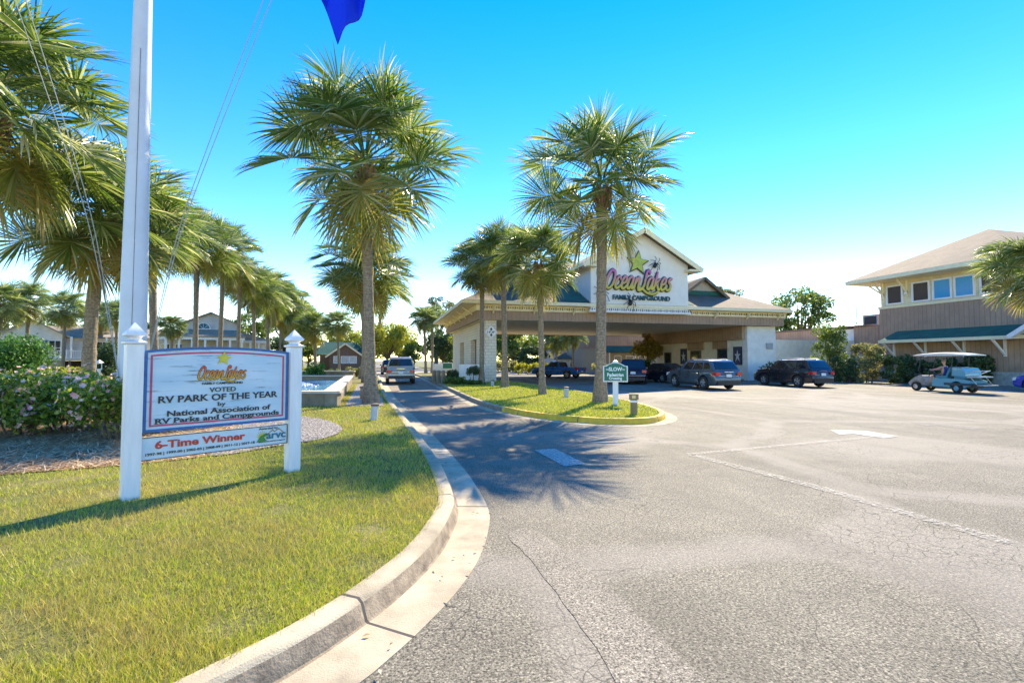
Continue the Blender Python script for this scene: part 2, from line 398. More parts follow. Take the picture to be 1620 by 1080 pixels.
# lane between the two kerbs
lane = [(p.x + .36, p.y) for p in KERB if 13.2 < p.y < 62]
sheet('lane', lane + [(3.2, 62), (3.2, 19), (3.4, 15.4), (4.1, 12.9)], .004, LANE)
PATCH = asphalt('patch_asphalt_mat', (.20, .17, .125), (.29, .25, .185), 130, crack=0)
pt_ = spline([G(x, y) for x, y in [(803, 846), (835, 836), (868, 852), (925, 897), (985, 950), (1050, 1012), (1130, 1100), (1000, 1100), (930, 1008), (880, 938), (840, 885)]], 5, True); r6 = random.Random(6)
sheet('pavement_patch', [(p.x + r6.uniform(-.012, .012), p.y + r6.uniform(-.012, .012)) for p in pt_], .004, PATCH)
FARROAD = M('far_road_mat', (.36, .33, .29), .9, .12, .4)
sheet('road', [(-60, 62.5), (60, 58), (90, 90), (-60, 72)], .004, FARROAD)
sheet('lawn', [(-300, 71), (-4, 71), (-4, 400), (-300, 400)], .06, GRASSBASE)
sheet('lawn', [(8, 76), (200, 84), (200, 400), (8, 400)], .06, GRASSBASE)

# worn paint on the asphalt -----------------------------------------------------
def paint_mat(name, wear, col=(.72, .72, .69)):
    m, t, b = newmat(name); co = pos(t); f = noise(t, co, 26, 6, .8); b.inputs['Base Color'].default_value = (*col, 1); b.inputs['Roughness'].default_value = .7
    tr = nd(t, 'ShaderNodeBsdfTransparent'); ms = nd(t, 'ShaderNodeMixShader')
    t.links.new(ramp(t, f, [(wear - .06, 0.0), (wear + .08, 1.0)]), ms.inputs[0]); t.links.new(tr.outputs[0], ms.inputs[1]); t.links.new(b.outputs[0], ms.inputs[2])
    t.links.new(ms.outputs[0], t.nodes['Material Output'].inputs[0]); return m
P_NEW, P_WORN, P_OLD = paint_mat('white_road_paint', .43, (.5, .46, .4)), paint_mat('worn_road_paint', .525, (.36, .325, .27)), paint_mat('faded_road_paint', .53, (.42, .38, .32))
def mark(pts, m): sheet('road_marking', [(p.x, p.y) if hasattr(p, 'x') else p for p in pts], .009, m)
def strip_mark(a, b, w, m):
    d = (b - a).normalized(); s = Vector((d.y, -d.x, 0)) * w / 2; mark([a - s, a + s, b + s, b - s], m)
mark([G(845, 712), (G(878, 710)), G(926, 734), G(893, 738)], P_NEW)
mark([G(1313, 680), G(1340, 680.5), G(1372, 682), G(1420, 690.5), G(1398, 693.5), G(1352, 686.5), G(1328, 687.5)], P_NEW)
mark([G(1440, 668), G(1466, 667.5), G(1490, 669.5), G(1562, 677.5), G(1540, 680), G(1482, 673), G(1466, 674.5)], P_WORN)
strip_mark(G(1090, 719), G(1400, 690), .16, P_OLD); strip_mark(G(1092, 719), G(1290, 770), .2, P_WORN); strip_mark(G(1290, 770), G(1600, 860), .18, P_OLD)
for x in (9.75, 12.6, 15.9, 19.2):
    strip_mark(Vector((x, 22.5, 0)), Vector((x, 41, 0)), .1, P_WORN)
strip_mark(Vector((22.5, 40, 0)), Vector((28, 47, 0)), .1, P_WORN)

# grass blades -------------------------------------------------------------------
GRASS = foliage('grass_blades', [(0, (.10, .18, .006)), (.3, (.34, .45, .012)), (.7, (.62, .62, .03)), (1, (.85, .74, .22))], ([(0, 0.0), (1, 1.0)], (.50, .38, .15), [(0, 0.0), (.01, 0.0)], (.3, .25, .1)), .35, .6)
def grass(name, n, dmin, dmax, az0, az1, poly, holes, z, seed):
    g = np.random.default_rng(seed); d = np.exp(g.uniform(np.log(dmin), np.log(dmax), n)); a = g.uniform(R(az0), R(az1), n)
    X = d * np.tan(a) * 1.0; Y = d
    P = np.stack([X * cy + Y * sy, -X * sy + Y * cy], 1)
    k = inside(P + g.normal(0, .02, P.shape), poly)
    for h in holes: k &= ~inside(P, h)
    bare = np.sin(P[:, 0] * 3.3 + 2 * np.sin(P[:, 1] * 2.2)) * np.sin(P[:, 1] * 3.9 + 1.7 * np.sin(P[:, 0] * 2.7)); k &= g.uniform(0, 1, n) > .75 * np.clip((bare - .45) * 2.5, 0, 1)
    P, d = P[k], d[k]; n = len(P)
    # tufts: clumpy height and colour, dry straw in patches
    cl = np.sin(P[:, 0] * 2.1 + 1.3 * np.sin(P[:, 1] * 1.7)) * np.sin(P[:, 1] * 2.6 + np.sin(P[:, 0] * 1.1)) + .6 * np.sin(P[:, 0] * 6.3 + 2 * np.sin(P[:, 1] * 4.1)) * np.sin(P[:, 1] * 5.7)
    dry = np.clip(.42 + .34 * cl + g.normal(0, .33, n), 0, 1) * (.95 if 'island' not in name else .35)
    h = g.uniform(.02, .06, n) * (1 + .2 * cl) * np.where(d > 9, 1.2, 1); w = np.maximum(.0055, d * .0014) * g.uniform(.7, 1.3, n)
    th = g.uniform(0, 2 * np.pi, n); ln = g.uniform(.2, .95, n) * h
    s = np.stack([np.cos(th), np.sin(th)], 1) * w[:, None] / 2; lt = g.uniform(0, 2 * np.pi, n); l = np.stack([np.cos(lt), np.sin(lt)], 1) * ln[:, None]
    V = np.zeros((n, 3, 3)); V[:, 0, :2] = P - s; V[:, 1, :2] = P + s; V[:, 2, :2] = P + l; V[:, :2, 2] = z - .005; V[:, 2, 2] = z + h
    o = np_mesh(name, V.reshape(-1, 3), np.arange(3 * n).reshape(-1, 3), GRASS, attr=np.repeat(dry, 3))
    return tag(o, 'short yellow green grass with dry straw patches on the lawn' if 'island' not in name else 'bright green grass on the palm island inside the yellow kerb', 'grass', kind='stuff')
bedxy = [(p.x, p.y) for p in BED]
SIGN_L, SIGN_R = G(205, 789, LZ), G(462, 745, LZ)
fx = [G(440, 642.5, LZ), G(534, 642.5, LZ), G(560, 606, LZ), G(400, 606, LZ)]
grass('grass', 250000, 1.9, 30, -58, -8, [(p.x + .03, p.y) for p in lawn_edge] + LAWN[-3:], [bedxy, [(p.x, p.y) for p in peb2], [(p.x, p.y) for p in fx]], LZ, 1)
grass('island_grass', 120000, 11, 40, -14, 22, [(p.x, p.y) for p in ISLG], [], LZ, 2)

# straw and twigs strewn over the bed
g = np.random.default_rng(5); n = 16000; d = np.exp(g.uniform(np.log(6), np.log(15), n)); a = g.uniform(R(-56), R(-22), n)
X = d * np.tan(a); P = np.stack([X * cy + d * sy, -X * sy + d * cy], 1); k = inside(P, bedxy) & ~inside(P, [(p.x, p.y) for p in peb]); P = P[k]; n = len(P)
th = g.uniform(0, np.pi, n); L = g.uniform(.04, .13, n); u = np.stack([np.cos(th), np.sin(th)], 1); w = np.stack([-u[:, 1], u[:, 0]], 1) * .006
V = np.zeros((n, 4, 3)); V[:, 0, :2] = P - u * L[:, None] - w; V[:, 1, :2] = P - u * L[:, None] + w; V[:, 2, :2] = P + u * L[:, None] + w; V[:, 3, :2] = P + u * L[:, None] - w
V[:, :2, 2] = (LZ + g.uniform(.015, .03, n))[:, None]; V[:, 2:, 2] = (LZ + g.uniform(.015, .06, n))[:, None]
STRAW = foliage('straw_mat', [(0, (.22, .11, .05)), (.5, (.50, .34, .17)), (1, (.78, .62, .40))], None, .1, .8)
tag(np_mesh('pine_straw', V.reshape(-1, 3), np.arange(4 * n).reshape(-1, 4), STRAW), 'brown pine straw mulch between the lawn and the rose bushes', 'mulch', kind='stuff')
# dry leaves and grit blown into the gutter and over the lane edge
g = np.random.default_rng(11); n = 170; gl_ = offset(KERB, .12); ii = g.integers(14, min(len(gl_), 130), n); V = []; F = []
for k, i in enumerate(ii):
    q = gl_[i]; t_ = (gl_[i + 1] - gl_[i - 1]).normalized(); x = q.x + t_.y * abs(g.normal(0, .22)) + g.normal(0, .03); y = q.y - t_.x * abs(g.normal(0, .22)) + g.normal(0, .1); s_ = g.uniform(.008, .028); a = g.uniform(0, 6.28); ca, sa = math.cos(a) * s_, math.sin(a) * s_
    z_ = .03; V += [(x - ca, y - sa, z_), (x + sa * .4, y - ca * .4, z_ + .006), (x + ca, y + sa, z_ + .002), (x - sa * .4, y + ca * .4, z_ + .008)]; F.append((4 * k, 4 * k + 1, 4 * k + 2, 4 * k + 3))
tag(np_mesh('fallen_leaves', np.array(V), np.array(F), STRAW), 'dry brown leaf litter in the gutter along the curved kerb', 'leaf litter', kind='stuff')
# ================================================================ PALMS, TREES, SHRUBS
PALMLEAF = foliage('palm_leaf', [(0, (.065, .125, .025)), (.45, (.14, .215, .055)), (.75, (.26, .31, .11)), (.93, (.5, .5, .36)), (1, (.62, .6, .46))],
                   ([(.58, 0.0), (.92, .5)], (.44, .39, .07), [(.9, 0.0), (1, .8)], (.42, .27, .08)), .5, .32)
def bark_mat(name, col, ring=34):
    m, t, b = newmat(name); co = obc(t)
    w = nd(t, 'ShaderNodeTexWave', wave_type='BANDS', bands_direction='Z', Scale=ring * .16, Distortion=3.5, Detail=3); w.inputs['Detail Scale'].default_value = 2; t.links.new(co, w.inputs['Vector'])
    n = noise(t, co, 12, 6, .7); c = ramp(t, n, [(.28, [x * .45 for x in col]), (.5, col), (.72, [min(1, x * 1.75) for x in col])])
    c = mix(t, .45, c, ramp(t, w.outputs['Fac'], [(.2, .5), (.6, 1.15)]), 'MULTIPLY'); t.links.new(c, b.inputs['Base Color'])
    b.inputs['Roughness'].default_value = .95; bump(t, b, n, .8, .05); return m
BARK = bark_mat('palm_bark', (.27, .21, .14)); TREEBARK = M('tree_bark', (.13, .10, .075), .95, .35, 8, bmp=.5, bscale=20)
BOOT = M('palm_boot', (.26, .15, .065), .9, .35, 14, bmp=.5)

def palm_crown_mesh(name, seed, nf=40, low=-50, droop=1.0, fan=1.0):
    r = np.random.default_rng(seed); V = []; F = []; A = []; nv = 0
    Z = np.array([0, 0, 1.0])
    def strip(cs, ws, wd, age):
        nonlocal nv
        k = len(cs); 
        for c, w in zip(cs, ws): V.append(c - wd * w); V.append(c + wd * w)
        for i in range(k - 1): F.append((nv + 2 * i, nv + 2 * i + 1, nv + 2 * i + 3, nv + 2 * i + 2))
        A.extend([age] * (2 * k)); nv += 2 * k
    for i in range(nf):
        t = (i + .5) / nf
        el = R(84 + (low - 84) * t ** .95 + r.normal(0, 9)); az = i * 2.39996 + r.normal(0, .22)
        age = np.clip(t * .86 + r.normal(0, .06) + (.12 if t > .88 else 0), 0, 1)
        p_len = r.uniform(.95, 1.65) * (1 if t < .8 else .8) * (.75 if t < .12 else 1)
        hz = np.array([math.cos(az), math.sin(az), 0]); e = el + .22
        p = np.array([0, 0, .45 * (1 - t)]) + hz * .1; path = [p]; 
        for q in range(6):
            e -= .07 * droop * (1.1 if el > .3 else .25); d = hz * math.cos(e) + Z * math.sin(e); p = p + d * p_len / 6; path.append(p)
        s = np.cross(d, Z); s /= np.linalg.norm(s) + 1e-9; roll = r.normal(0, .55)
        n0 = np.cross(s, d); s = s * math.cos(roll) + n0 * math.sin(roll)
        strip(path, [.035, .03, .025, .022, .02, .018, .016], s, max(0, age - .25)); strip(path, [.02] * 7, np.cross(s, d), max(0, age - .25))
        # costa: the stalk runs on into the blade and bends down
        costa = [p]; dd = d; ee = e; dirs = [d]
        for q in range(5):
            ee -= .11 * droop * (1 if el > .3 else .35); dd = hz * math.cos(ee) + Z * math.sin(ee); p = p + dd * .095 * fan; costa.append(p); dirs.append(dd)
        nl = 60
        for j in range(nl):
            a = (j - (nl - 1) / 2) / ((nl - 1) / 2); u = (1 - abs(a)) * 5.0; iu = min(4, int(u)); fr = u - iu
            b0 = costa[iu] * (1 - fr) + costa[iu + 1] * fr; fd = dirs[iu] * (1 - fr) + dirs[iu + 1] * fr
            ang = a * 2.5; nn = np.cross(s, fd); side = math.copysign(1, a)
            dr = fd * math.cos(ang) + s * math.sin(ang) + nn * (.30 * abs(math.sin(ang)) - .06 + r.normal(0, .05)) + s * r.normal(0, .03); dr /= np.linalg.norm(dr)
            L = fan * (1.17 - .24 * abs(a) ** 2) * r.uniform(.9, 1.08)
            wv = np.cross(nn, dr); wv /= np.linalg.norm(wv) + 1e-9; tl = (.6 if j % 2 else -.6); wv = wv * math.cos(tl) + nn * math.sin(tl)
            q = b0.copy(); cs = [q]; g = dr.copy(); lf = r.uniform(.55, 1.25)
            for k_, st in enumerate((.3, .22, .2, .16, .12)):
                g = g - Z * (.01, .03, .08, .17, .28)[k_] * droop * lf; g /= np.linalg.norm(g); q = q + g * L * st; cs.append(q)
            strip(cs, [.006, .023, .023, .014, .007, .001], wv, np.clip(age + r.normal(0, .05), 0, 1))
    # spear leaf
    return np.array(V), np.array(F), np.array(A)
CROWNS = []
for sd_, nf, low, dr in ((1, 47, -76, .95), (2, 52, -76, 1.0), (3, 40, -70, .85), (4, 64, -80, 1.1), (5, 52, -74, 1.0)):
    V, F, A = palm_crown_mesh('crown', sd_, nf, low, dr); o = np_mesh('crown', V, F, PALMLEAF, attr=A); CROWNS.append(o.data); bpy.data.objects.remove(o)

def palm(label, px, d, cpx, cpy, rpx, kind=0, r0=.2, z=LZ, rz=None, trunk=True, group='cabbage palms', seed=0, lean=0):
    b = base_at(px, d, z); c = PD(cpx, cpy, d); sc_ = rpx * d / FPX / 2.6
    rr = random.Random(seed + int(px * 7))
    t = thing('palm_tree', label, 'palm tree', b, 0, group)
    top = c - b; top.z -= .25 * sc_; H = top.z; mb = MB(); n = max(10, int(H / .12)); path = []; rad = []
    for i in range(n + 1):
        f = i / n; q = Vector((top.x * f + lean * math.sin(f * 3.1), top.y * f, H * f - .05 * (1 - f)))
        path.append(q); rad.append(r0 * ((1.32 - .55 * min(1, f * 6)) if f < .17 else (.77 + .02 * math.sin(f * 9) + .12 * max(0, f - .9) / .1)) * (1 + rr.uniform(-.045, .045) + (.03 if i % 3 == 0 else 0)))
    mb.tube(path, rad, 14); mb.build('trunk', BARK, t)
    bb = MB()
    for k in range(26):                                           # old leaf bases under the crown
        a = k * 2.4; zz = H - .75 * sc_ + .03 * k * sc_; p0 = Vector((top.x, top.y, zz)) + Vector((math.cos(a), math.sin(a), 0)) * r0 * .72
        p1 = p0 + Vector((math.cos(a) * .16, math.sin(a) * .16, .3)) * sc_; bb.tube([p0, (p0 + p1) / 2 + Vector((math.cos(a) * .03, math.sin(a) * .03, 0)), p1], [.06 * sc_, .05 * sc_, .02 * sc_], 5)
    bb.build('leaf_base', BOOT, t)
    cr = link('crown', CROWNS[kind if rr.random() < .75 else 4], t); cr.location = (top.x, top.y, H); cr.rotation_euler = (rr.uniform(-.09, .09), rr.uniform(-.09, .09), rr.uniform(0, 6.28) if rz is None else rz); cr.scale = (sc_ * rr.uniform(.94, 1.06), sc_ * rr.uniform(.94, 1.06), sc_ * rr.uniform(.92, 1.08))
    return t
palm('tallest cabbage palm standing on the lawn beside the entry lane', 588, 17.2, 578, 252, 158, 0, .235, rz=.6)
palm('cabbage palm on the island beside the green slow sign', 949, 17.6, 953, 288, 128, 2, .235, rz=2.1)
palm('full crowned palm behind the tallest palm on the lawn', 578, 33, 574, 425, 78, 1, .22)
palm('thin trunked palm touching the full crowned palm behind the tallest one', 571, 40, 590, 440, 68, 1, .18)
palm('palm on the island in front of the lattice screen', 762, 31.5, 763, 418, 56, 3, .19)
palm('island palm second from the lattice screen, beside the diamond sign', 799, 27.5, 796, 400, 63, 1, .2)
palm('shortest island palm, between the two short path lights', 858, 21.6, 853, 412, 72, 0, .165)
palm('palm with narrow trunk by the far end of the lane island', 674, 57, 671, 505, 26, 1, .19)
palm('palm leaning beside the far lane island palm', 684, 59, 684, 500, 22, 2, .19)
palm('huge palm crown at the edge of the picture left of the flagpole', -72, 13, -12, 168, 195, 1, .25)
palm('thick trunked palm rising behind the rose bushes left of the flagpole', 141, 18, 165, 338, 140, 3, .27, lean=-.12)
palm('palm with golden skirt just right of the flagpole', 250, 25, 243, 358, 88, 1, .23, lean=-.1)
palm('palm standing over the left half of the welcome board', 309, 32, 312, 386, 66, 1, .21)
palm('palm standing over the middle of the welcome board', 347, 37, 354, 398, 58, 0, .21)
palm('palm above the right half of the welcome board, pale trunk', 403, 45, 401, 452, 48, 1, .2)
palm('smaller palm crowded behind the right end of the welcome board', 424, 52, 424, 465, 45, 1, .2)
palm('last palm of the row above the right sign post', 441, 62, 446, 482, 42, 3, .2)
palm('palm wedged between the crowns over the middle of the board', 376, 41, 380, 434, 40, 4, .2)
palm('pale trunked palm far behind the right end of the board', 458, 72, 462, 500, 40, 1, .2)
palm('slim palm beside the green conifer bush at the white cottage', 41, 47, 46, 474, 36, 2, .2)
palm('slim palm in front of the white cottage porch', 100, 53, 103, 487, 36, 1, .19)
palm('palm at the picture edge above the green conifer bush', -8, 44, 2, 478, 42, 1, .2)
palm('thin palm close beside the flagpole far back', 183, 58, 185, 496, 30, 2, .17)
palm('far palm half hidden by the thick trunked palm', 160, 64, 160, 500, 30, 1, .18)
palm('little round palm below the row of tall palms', 273, 42, 272, 516, 24, 3, .15)
palm('palm left of the brown cottage', 500, 58, 497, 518, 32, 1, .24)
palm('palm in front of the brown cottage windows', 537, 56, 534, 512, 28, 2, .17)
palm('dark palm behind the last palm of the row', 472, 66, 474, 510, 34, 1, .2)
palm('low palm at the right edge in front of the two storey building', 1662, 21, 1640, 425, 70, 3, .22, z=0)
palm('palm seen under the canopy beyond the blue pickup', 881, 66, 880, 535, 26, 1, .18, z=0)
palm('twin trunk palm seen under the canopy right of the pickup', 907, 63, 906, 528, 24, 1, .18, z=0)

# ---- broadleaf trees: tapered trunk, limbs, leaf clumps spread through the crown
LEAF_G = foliage('leaf_green', [(0, (0.063, 0.116, 0.025)), (.5, (0.137, 0.210, 0.042)), (1, (0.273, 0.315, 0.074))], None, .5, .5)
LEAF_Y = foliage('leaf_yellow_green', [(0, (0.189, 0.231, 0.025)), (.5, (0.357, 0.378, 0.042)), (1, (0.588, 0.525, 0.105))], None, .55, .5)
LEAF_D = foliage('leaf_dark', [(0, (0.031, 0.067, 0.025)), (.6, (0.074, 0.126, 0.042)), (1, (0.147, 0.210, 0.084))], None, .4, .45)
LEAF_B = foliage('leaf_grey_green', [(0, (0.105, 0.126, 0.063)), (.5, (0.210, 0.221, 0.126)), (1, (0.378, 0.367, 0.231))], None, .45, .5)
LEAF_V = foliage('leaf_variegated', [(0, (.10, .12, .04)), (.4, (.25, .25, .10)), (1, (.5, .46, .26))], None, .5, .5)
LEAF_O = foliage('leaf_orange_yellow', [(0, (.16, .12, .02)), (.5, (.30, .23, .03)), (1, (.42, .33, .06))], None, .55, .5)
LEAF_L = foliage('leaf_bright', [(0, (0.053, 0.135, 0.022)), (.5, (0.090, 0.225, 0.038)), (1, (0.180, 0.330, 0.075))], None, .35, .5)
def leaf_cloud(g, centres, radii, n, size, flat=.8):
    ci = g.integers(0, len(centres), n); cs = np.array(centres)[ci]; rs = np.array(radii)[ci][:, None]
    u = g.normal(0, 1, (n, 3)); u /= np.linalg.norm(u, axis=1)[:, None]; P = cs + u * rs * (g.uniform(.25, 1, n) ** .45)[:, None] * np.array([1, 1, flat])
    nrm = u * .5 + g.normal(0, .7, (n, 3)); nrm /= np.linalg.norm(nrm, axis=1)[:, None]
    t1 = np.cross(nrm, g.normal(0, 1, (n, 3))); t1 /= np.linalg.norm(t1, axis=1)[:, None]; t2 = np.cross(nrm, t1)
    s = size * g.uniform(.6, 1.35, n)[:, None]
    V = np.stack([P - t1 * s, P + t2 * s * .5, P + t1 * s, P - t2 * s * .5], 1)
    return V.reshape(-1, 3), np.arange(4 * n).reshape(-1, 4)
def tree(name, label, cat, px, d, top_y, half_px, leaf, seed, low=.35, leaves=7000, size=.2, z=.05, clumps=34, group=None, sparse=1.0, cpx=None):
    g = np.random.default_rng(seed); b = base_at(px, d, z); H = PD(px, top_y, d).z - z; rad = half_px * d / FPX
    t = thing(name, label, cat, b, 0, group); mb = MB(); cen = []; rd = []
    th = H * low; mb.tube([(0, 0, -.1), (.05, 0, th * .5), (.1, .05, th), (0, 0, H * .75)], [H * .028, H * .022, H * .019, H * .005], 8)
    ox = 0 if cpx is None else (cpx - px) * d / FPX
    for k in range(clumps):
        u = g.normal(0, 1, 3); u /= np.linalg.norm(u); q = u * g.uniform(.45, .92)
        c = np.array([q[0] * rad + ox, q[1] * rad, th * .95 + (H - th) * (.5 + .44 * q[2])]); cr = rad * g.uniform(.16, .33) * sparse
        c[2] = min(c[2], H - cr * .7); cen.append(c); rd.append(cr)
        if k % 2 == 0:
            s0 = Vector((.08, .03, th * g.uniform(.7, 1.0))); e0 = Vector(c); m_ = (s0 + e0) / 2 + Vector((0, 0, -.08 * H * g.uniform(0, 1)))
            mb.tube([s0, m_, e0], [H * .012, H * .008, H * .002], 5)
    mb.build('trunk', TREEBARK, t); V, F = leaf_cloud(g, cen, rd, leaves, size); np_mesh('crown', V, F, leaf, t)
    return t
T = [
 ('rounded yellow green tree at the end of the lane', 612, 78, 508, 46, LEAF_Y, .28, 9000, .2, 40, 1.15),
 ('tall grey pine behind the row of palms on the left', 447, 92, 428, 36, LEAF_B, .4, 5200, .22, 30, .9),
 ('grey green pine with ragged top right of the tall grey pine', 476, 96, 466, 24, LEAF_B, .4, 3600, .22, 24, .9),
 ('thin grey oak showing sky beyond the lane', 690, 105, 458, 42, LEAF_B, .4, 3600, .22, 26, .75),
 ('dark oak behind the far lane palms', 700, 84, 516, 30, LEAF_D, .25, 6000, .2, 30, 1.1),
 ('sunny yellow tree beside the canopy pillar', 735, 80, 525, 30, LEAF_Y, .3, 5000, .2, 28, 1.0),
 ('dark green tree below the yellow green tree left of the vehicles', 655, 95, 535, 22, LEAF_G, .25, 4000, .22, 24, 1.1),
 ('broad green tree seen under the canopy beside the pillar', 812, 72, 508, 44, LEAF_G, .2, 8000, .2, 36, 1.15),
 ('weeping dark willow bush under the canopy', 838, 66, 545, 26, LEAF_D, .1, 6000, .15, 26, 1.1),
 ('leafy oak framed under the middle of the canopy', 892, 80, 500, 44, LEAF_D, .3, 7000, .22, 34, 1.05),
 ('green tree glimpsed right of the slow sign palm', 955, 84, 500, 26, LEAF_G, .25, 5000, .22, 28, 1.1),
 ('round golden tree rising behind the low link building', 1264, 66, 447, 54, LEAF_G, .3, 7000, .2, 40, .95),
 ('thin grey tree behind the canopy roof', 1150, 78, 436, 34, LEAF_B, .4, 4200, .2, 28, .85),
 ('pale tree top behind the left slope of the thin grey tree', 1118, 74, 437, 18, LEAF_Y, .4, 2600, .2, 20, .9),
 ('dense tree between the two houses on the left', 215, 74, 505, 40, LEAF_G, .2, 6500, .2, 34, 1.1),
 ('dark leafy tree behind the right wing of the grey house', 452, 80, 525, 26, LEAF_D, .2, 5000, .2, 30, 1.1),
 ('green tree left of the brown cottage', 487, 82, 520, 28, LEAF_G, .2, 6000, .2, 30, 1.15),
 ('yellow tree behind the brown cottage roof', 550, 98, 512, 34, LEAF_Y, .25, 6000, .22, 32, 1.1),
 ('distant tree at the picture edge behind the white cottage', 10, 92, 470, 44, LEAF_B, .3, 5000, .25, 30, .9),
 ('bushy tree in the gap left of the flagpole', 145, 86, 508, 36, LEAF_Y, .2, 5000, .22, 30, 1.0),
 ('far green tree in the gap beyond the pewter vehicle', 640, 112, 528, 26, LEAF_Y, .2, 4000, .25, 26, 1.1),
 ('pale green tree directly behind the lattice screen and pillar', 765, 92, 520, 30, LEAF_Y, .15, 5000, .22, 30, 1.15),
 ('yellow green tree above the cab of the blue pickup', 858, 98, 510, 30, LEAF_Y, .2, 5000, .22, 30, 1.1),
 ('light green tree between the twin palm and the slow sign palm', 925, 96, 515, 30, LEAF_G, .2, 5000, .22, 30, 1.1),
 ('low spreading tree far behind the yellow green lane tree', 590, 110, 525, 40, LEAF_G, .2, 5000, .25, 30, 1.15),
 ('tall leafy tree behind the porch end of the grey house', 395, 98, 490, 40, LEAF_G, .3, 6000, .25, 32, 1.0),
 ('wide tree behind the ridge of the white cottage', 95, 98, 500, 42, LEAF_G, .2, 6000, .25, 32, 1.1),
 ('bushy green tree between brown cottage and lane tree', 575, 88, 532, 24, LEAF_Y, .15, 4000, .22, 26, 1.15),
 ('dense low tree closing the gap behind the three stone bollards', 712, 110, 535, 34, LEAF_G, .1, 5000, .25, 32, 1.2),
 ('broad pale tree furthest back under the left half of the canopy', 800, 118, 520, 50, LEAF_Y, .1, 7000, .25, 40, 1.2),
 ('broad green tree furthest back beyond the blue pickup', 895, 120, 522, 50, LEAF_G, .1, 7000, .25, 40, 1.2),
 ('tall tree showing over the roof between canopy and link building', 1205, 92, 470, 34, LEAF_G, .3, 4500, .22, 30, .95),
]
for i, (lab, px, d, ty, hp, leaf, low, nl, sz, cl, spz) in enumerate(T):
    tree('tree', lab, 'tree', px, d, ty, hp, leaf, 50 + i, low, nl, sz, .05, cl, 'background trees', spz)

def shrub(name, label, cat, px, d, w, h, leaf, seed, n=3500, size=.07, z=LZ, dp=None, flat=1.0, stems=7, flowers=None, bare=.0, clumps=None, group=None, rz=0, at=None):
    g = np.random.default_rng(seed); b = at if at else base_at(px, d, z); t = thing(name, label, cat, b, rz, group); dp = dp or w; mb = MB()
    cen, rd = [], []; cr = min(w, h, max(dp, .5 * min(w, h))) * .23; nc = int((clumps or 26) * 1.8)
    for k in range(nc):
        c = np.array([g.uniform(-.5, .5) * (w - cr), g.uniform(-.5, .5) * (dp - cr), bare * h + cr * .5 + g.uniform(0, 1) * (h * (1 - bare) - cr * 1.5)])
        f = 1 - .45 * max(0, (c[2] / h - .6)) * flat; c[0] *= f; c[1] *= f; cen.append(c); rd.append(cr * g.uniform(.7, 1.2))
    for k in range(stems):
        c = cen[k % nc]; mb.tube([(c[0] * .35, c[1] * .35, -.05), (c[0] * .6, c[1] * .6, c[2] * .5), tuple(c)], [.018 + .006 * h, .012 + .004 * h, .004], 5)
    mb.build('stem', TREEBARK, t); V, F = leaf_cloud(g, cen, rd, n, size, 1.0); np_mesh('foliage', V, F, leaf, t)
    if flowers:
        fl, nfl, fs = flowers; V = []; F = []; nv = 0
        for k in range(nfl):                                   # open five petalled heads in small trusses on the outside
            ci = g.integers(0, nc); u = g.normal(0, 1, 3) + np.array([0, -.2, .55]); u /= np.linalg.norm(u); p0 = np.array(cen[ci]) + u * rd[ci] * 1.05
            for q in range(g.integers(1, 5)):
                p = p0 + g.normal(0, fs * 1.1, 3); nn = u + g.normal(0, .35, 3); nn /= np.linalg.norm(nn); a = np.cross(nn, [.3, .2, .9]); a /= np.linalg.norm(a); bb = np.cross(nn, a); s_ = fs * g.uniform(.6, 1.1)
                for m_ in range(5):
                    an = m_ * 1.2566; dv = a * math.cos(an) + bb * math.sin(an); sv = -a * math.sin(an) + bb * math.cos(an)
                    V += [p, p + dv * s_ * .6 + sv * s_ * .42 + nn * s_ * .2, p + dv * s_ + nn * s_ * .3, p + dv * s_ * .6 - sv * s_ * .42 + nn * s_ * .2]; F.append((nv, nv + 1, nv + 2, nv + 3)); nv += 4
        np_mesh('blossom', np.array(V), np.array(F), fl, t)
    return t
ROSE = foliage('rose_petal', [(0, (.74, .30, .34)), (.5, (.82, .50, .46)), (1, (.88, .74, .62))], None, .3, .6)
ROSELEAF = foliage('rose_leaf', [(0, (.07, .15, .02)), (.5, (.17, .27, .035)), (.85, (.36, .42, .06)), (1, (.45, .36, .13))], None, .5, .4)
for i, (px, d, w, h, lab) in enumerate([
    (-85, 9.6, 2.0, 1.45, 'pink rose bush cut by the left edge of the picture'), (40, 9.9, 1.75, 1.36, 'pink rose bush left of the slim palm trunk line, bare lower stems'),
    (112, 10.4, 1.8, 1.38, 'pink rose bush in front of the thick trunked palm'), (194, 9.5, 1.75, 1.32, 'pink rose bush right beside the left sign post'),
    (-20, 11.9, 1.8, 1.35, 'rose bush in the back row at the left edge'), (85, 12.3, 1.9, 1.38, 'rose bush in the back row left of the flagpole'), (270, 11.8, 1.7, .95, 'low rose bush hidden behind the welcome board')]):
    shrub('rose_bush', lab, 'rose bush', px, d, w, h, ROSELEAF, 80 + i, 4300, .05, flat=.6, stems=16, flowers=(ROSE, 105, .055), bare=.16, clumps=40, group='rose bushes in the bed')
shrub('conifer_bush', 'bright green conifer bush left of the white cottage', 'bush', 22, 41, 4.2, 4.2, LEAF_L, 90, 9000, .13, flat=1.3, clumps=46)
shrub('conifer_bush', 'lower conifer bush at the left edge beside the bright one', 'bush', -22, 43, 3.6, 3.4, LEAF_L, 91, 6000, .13, flat=1.3, clumps=36)
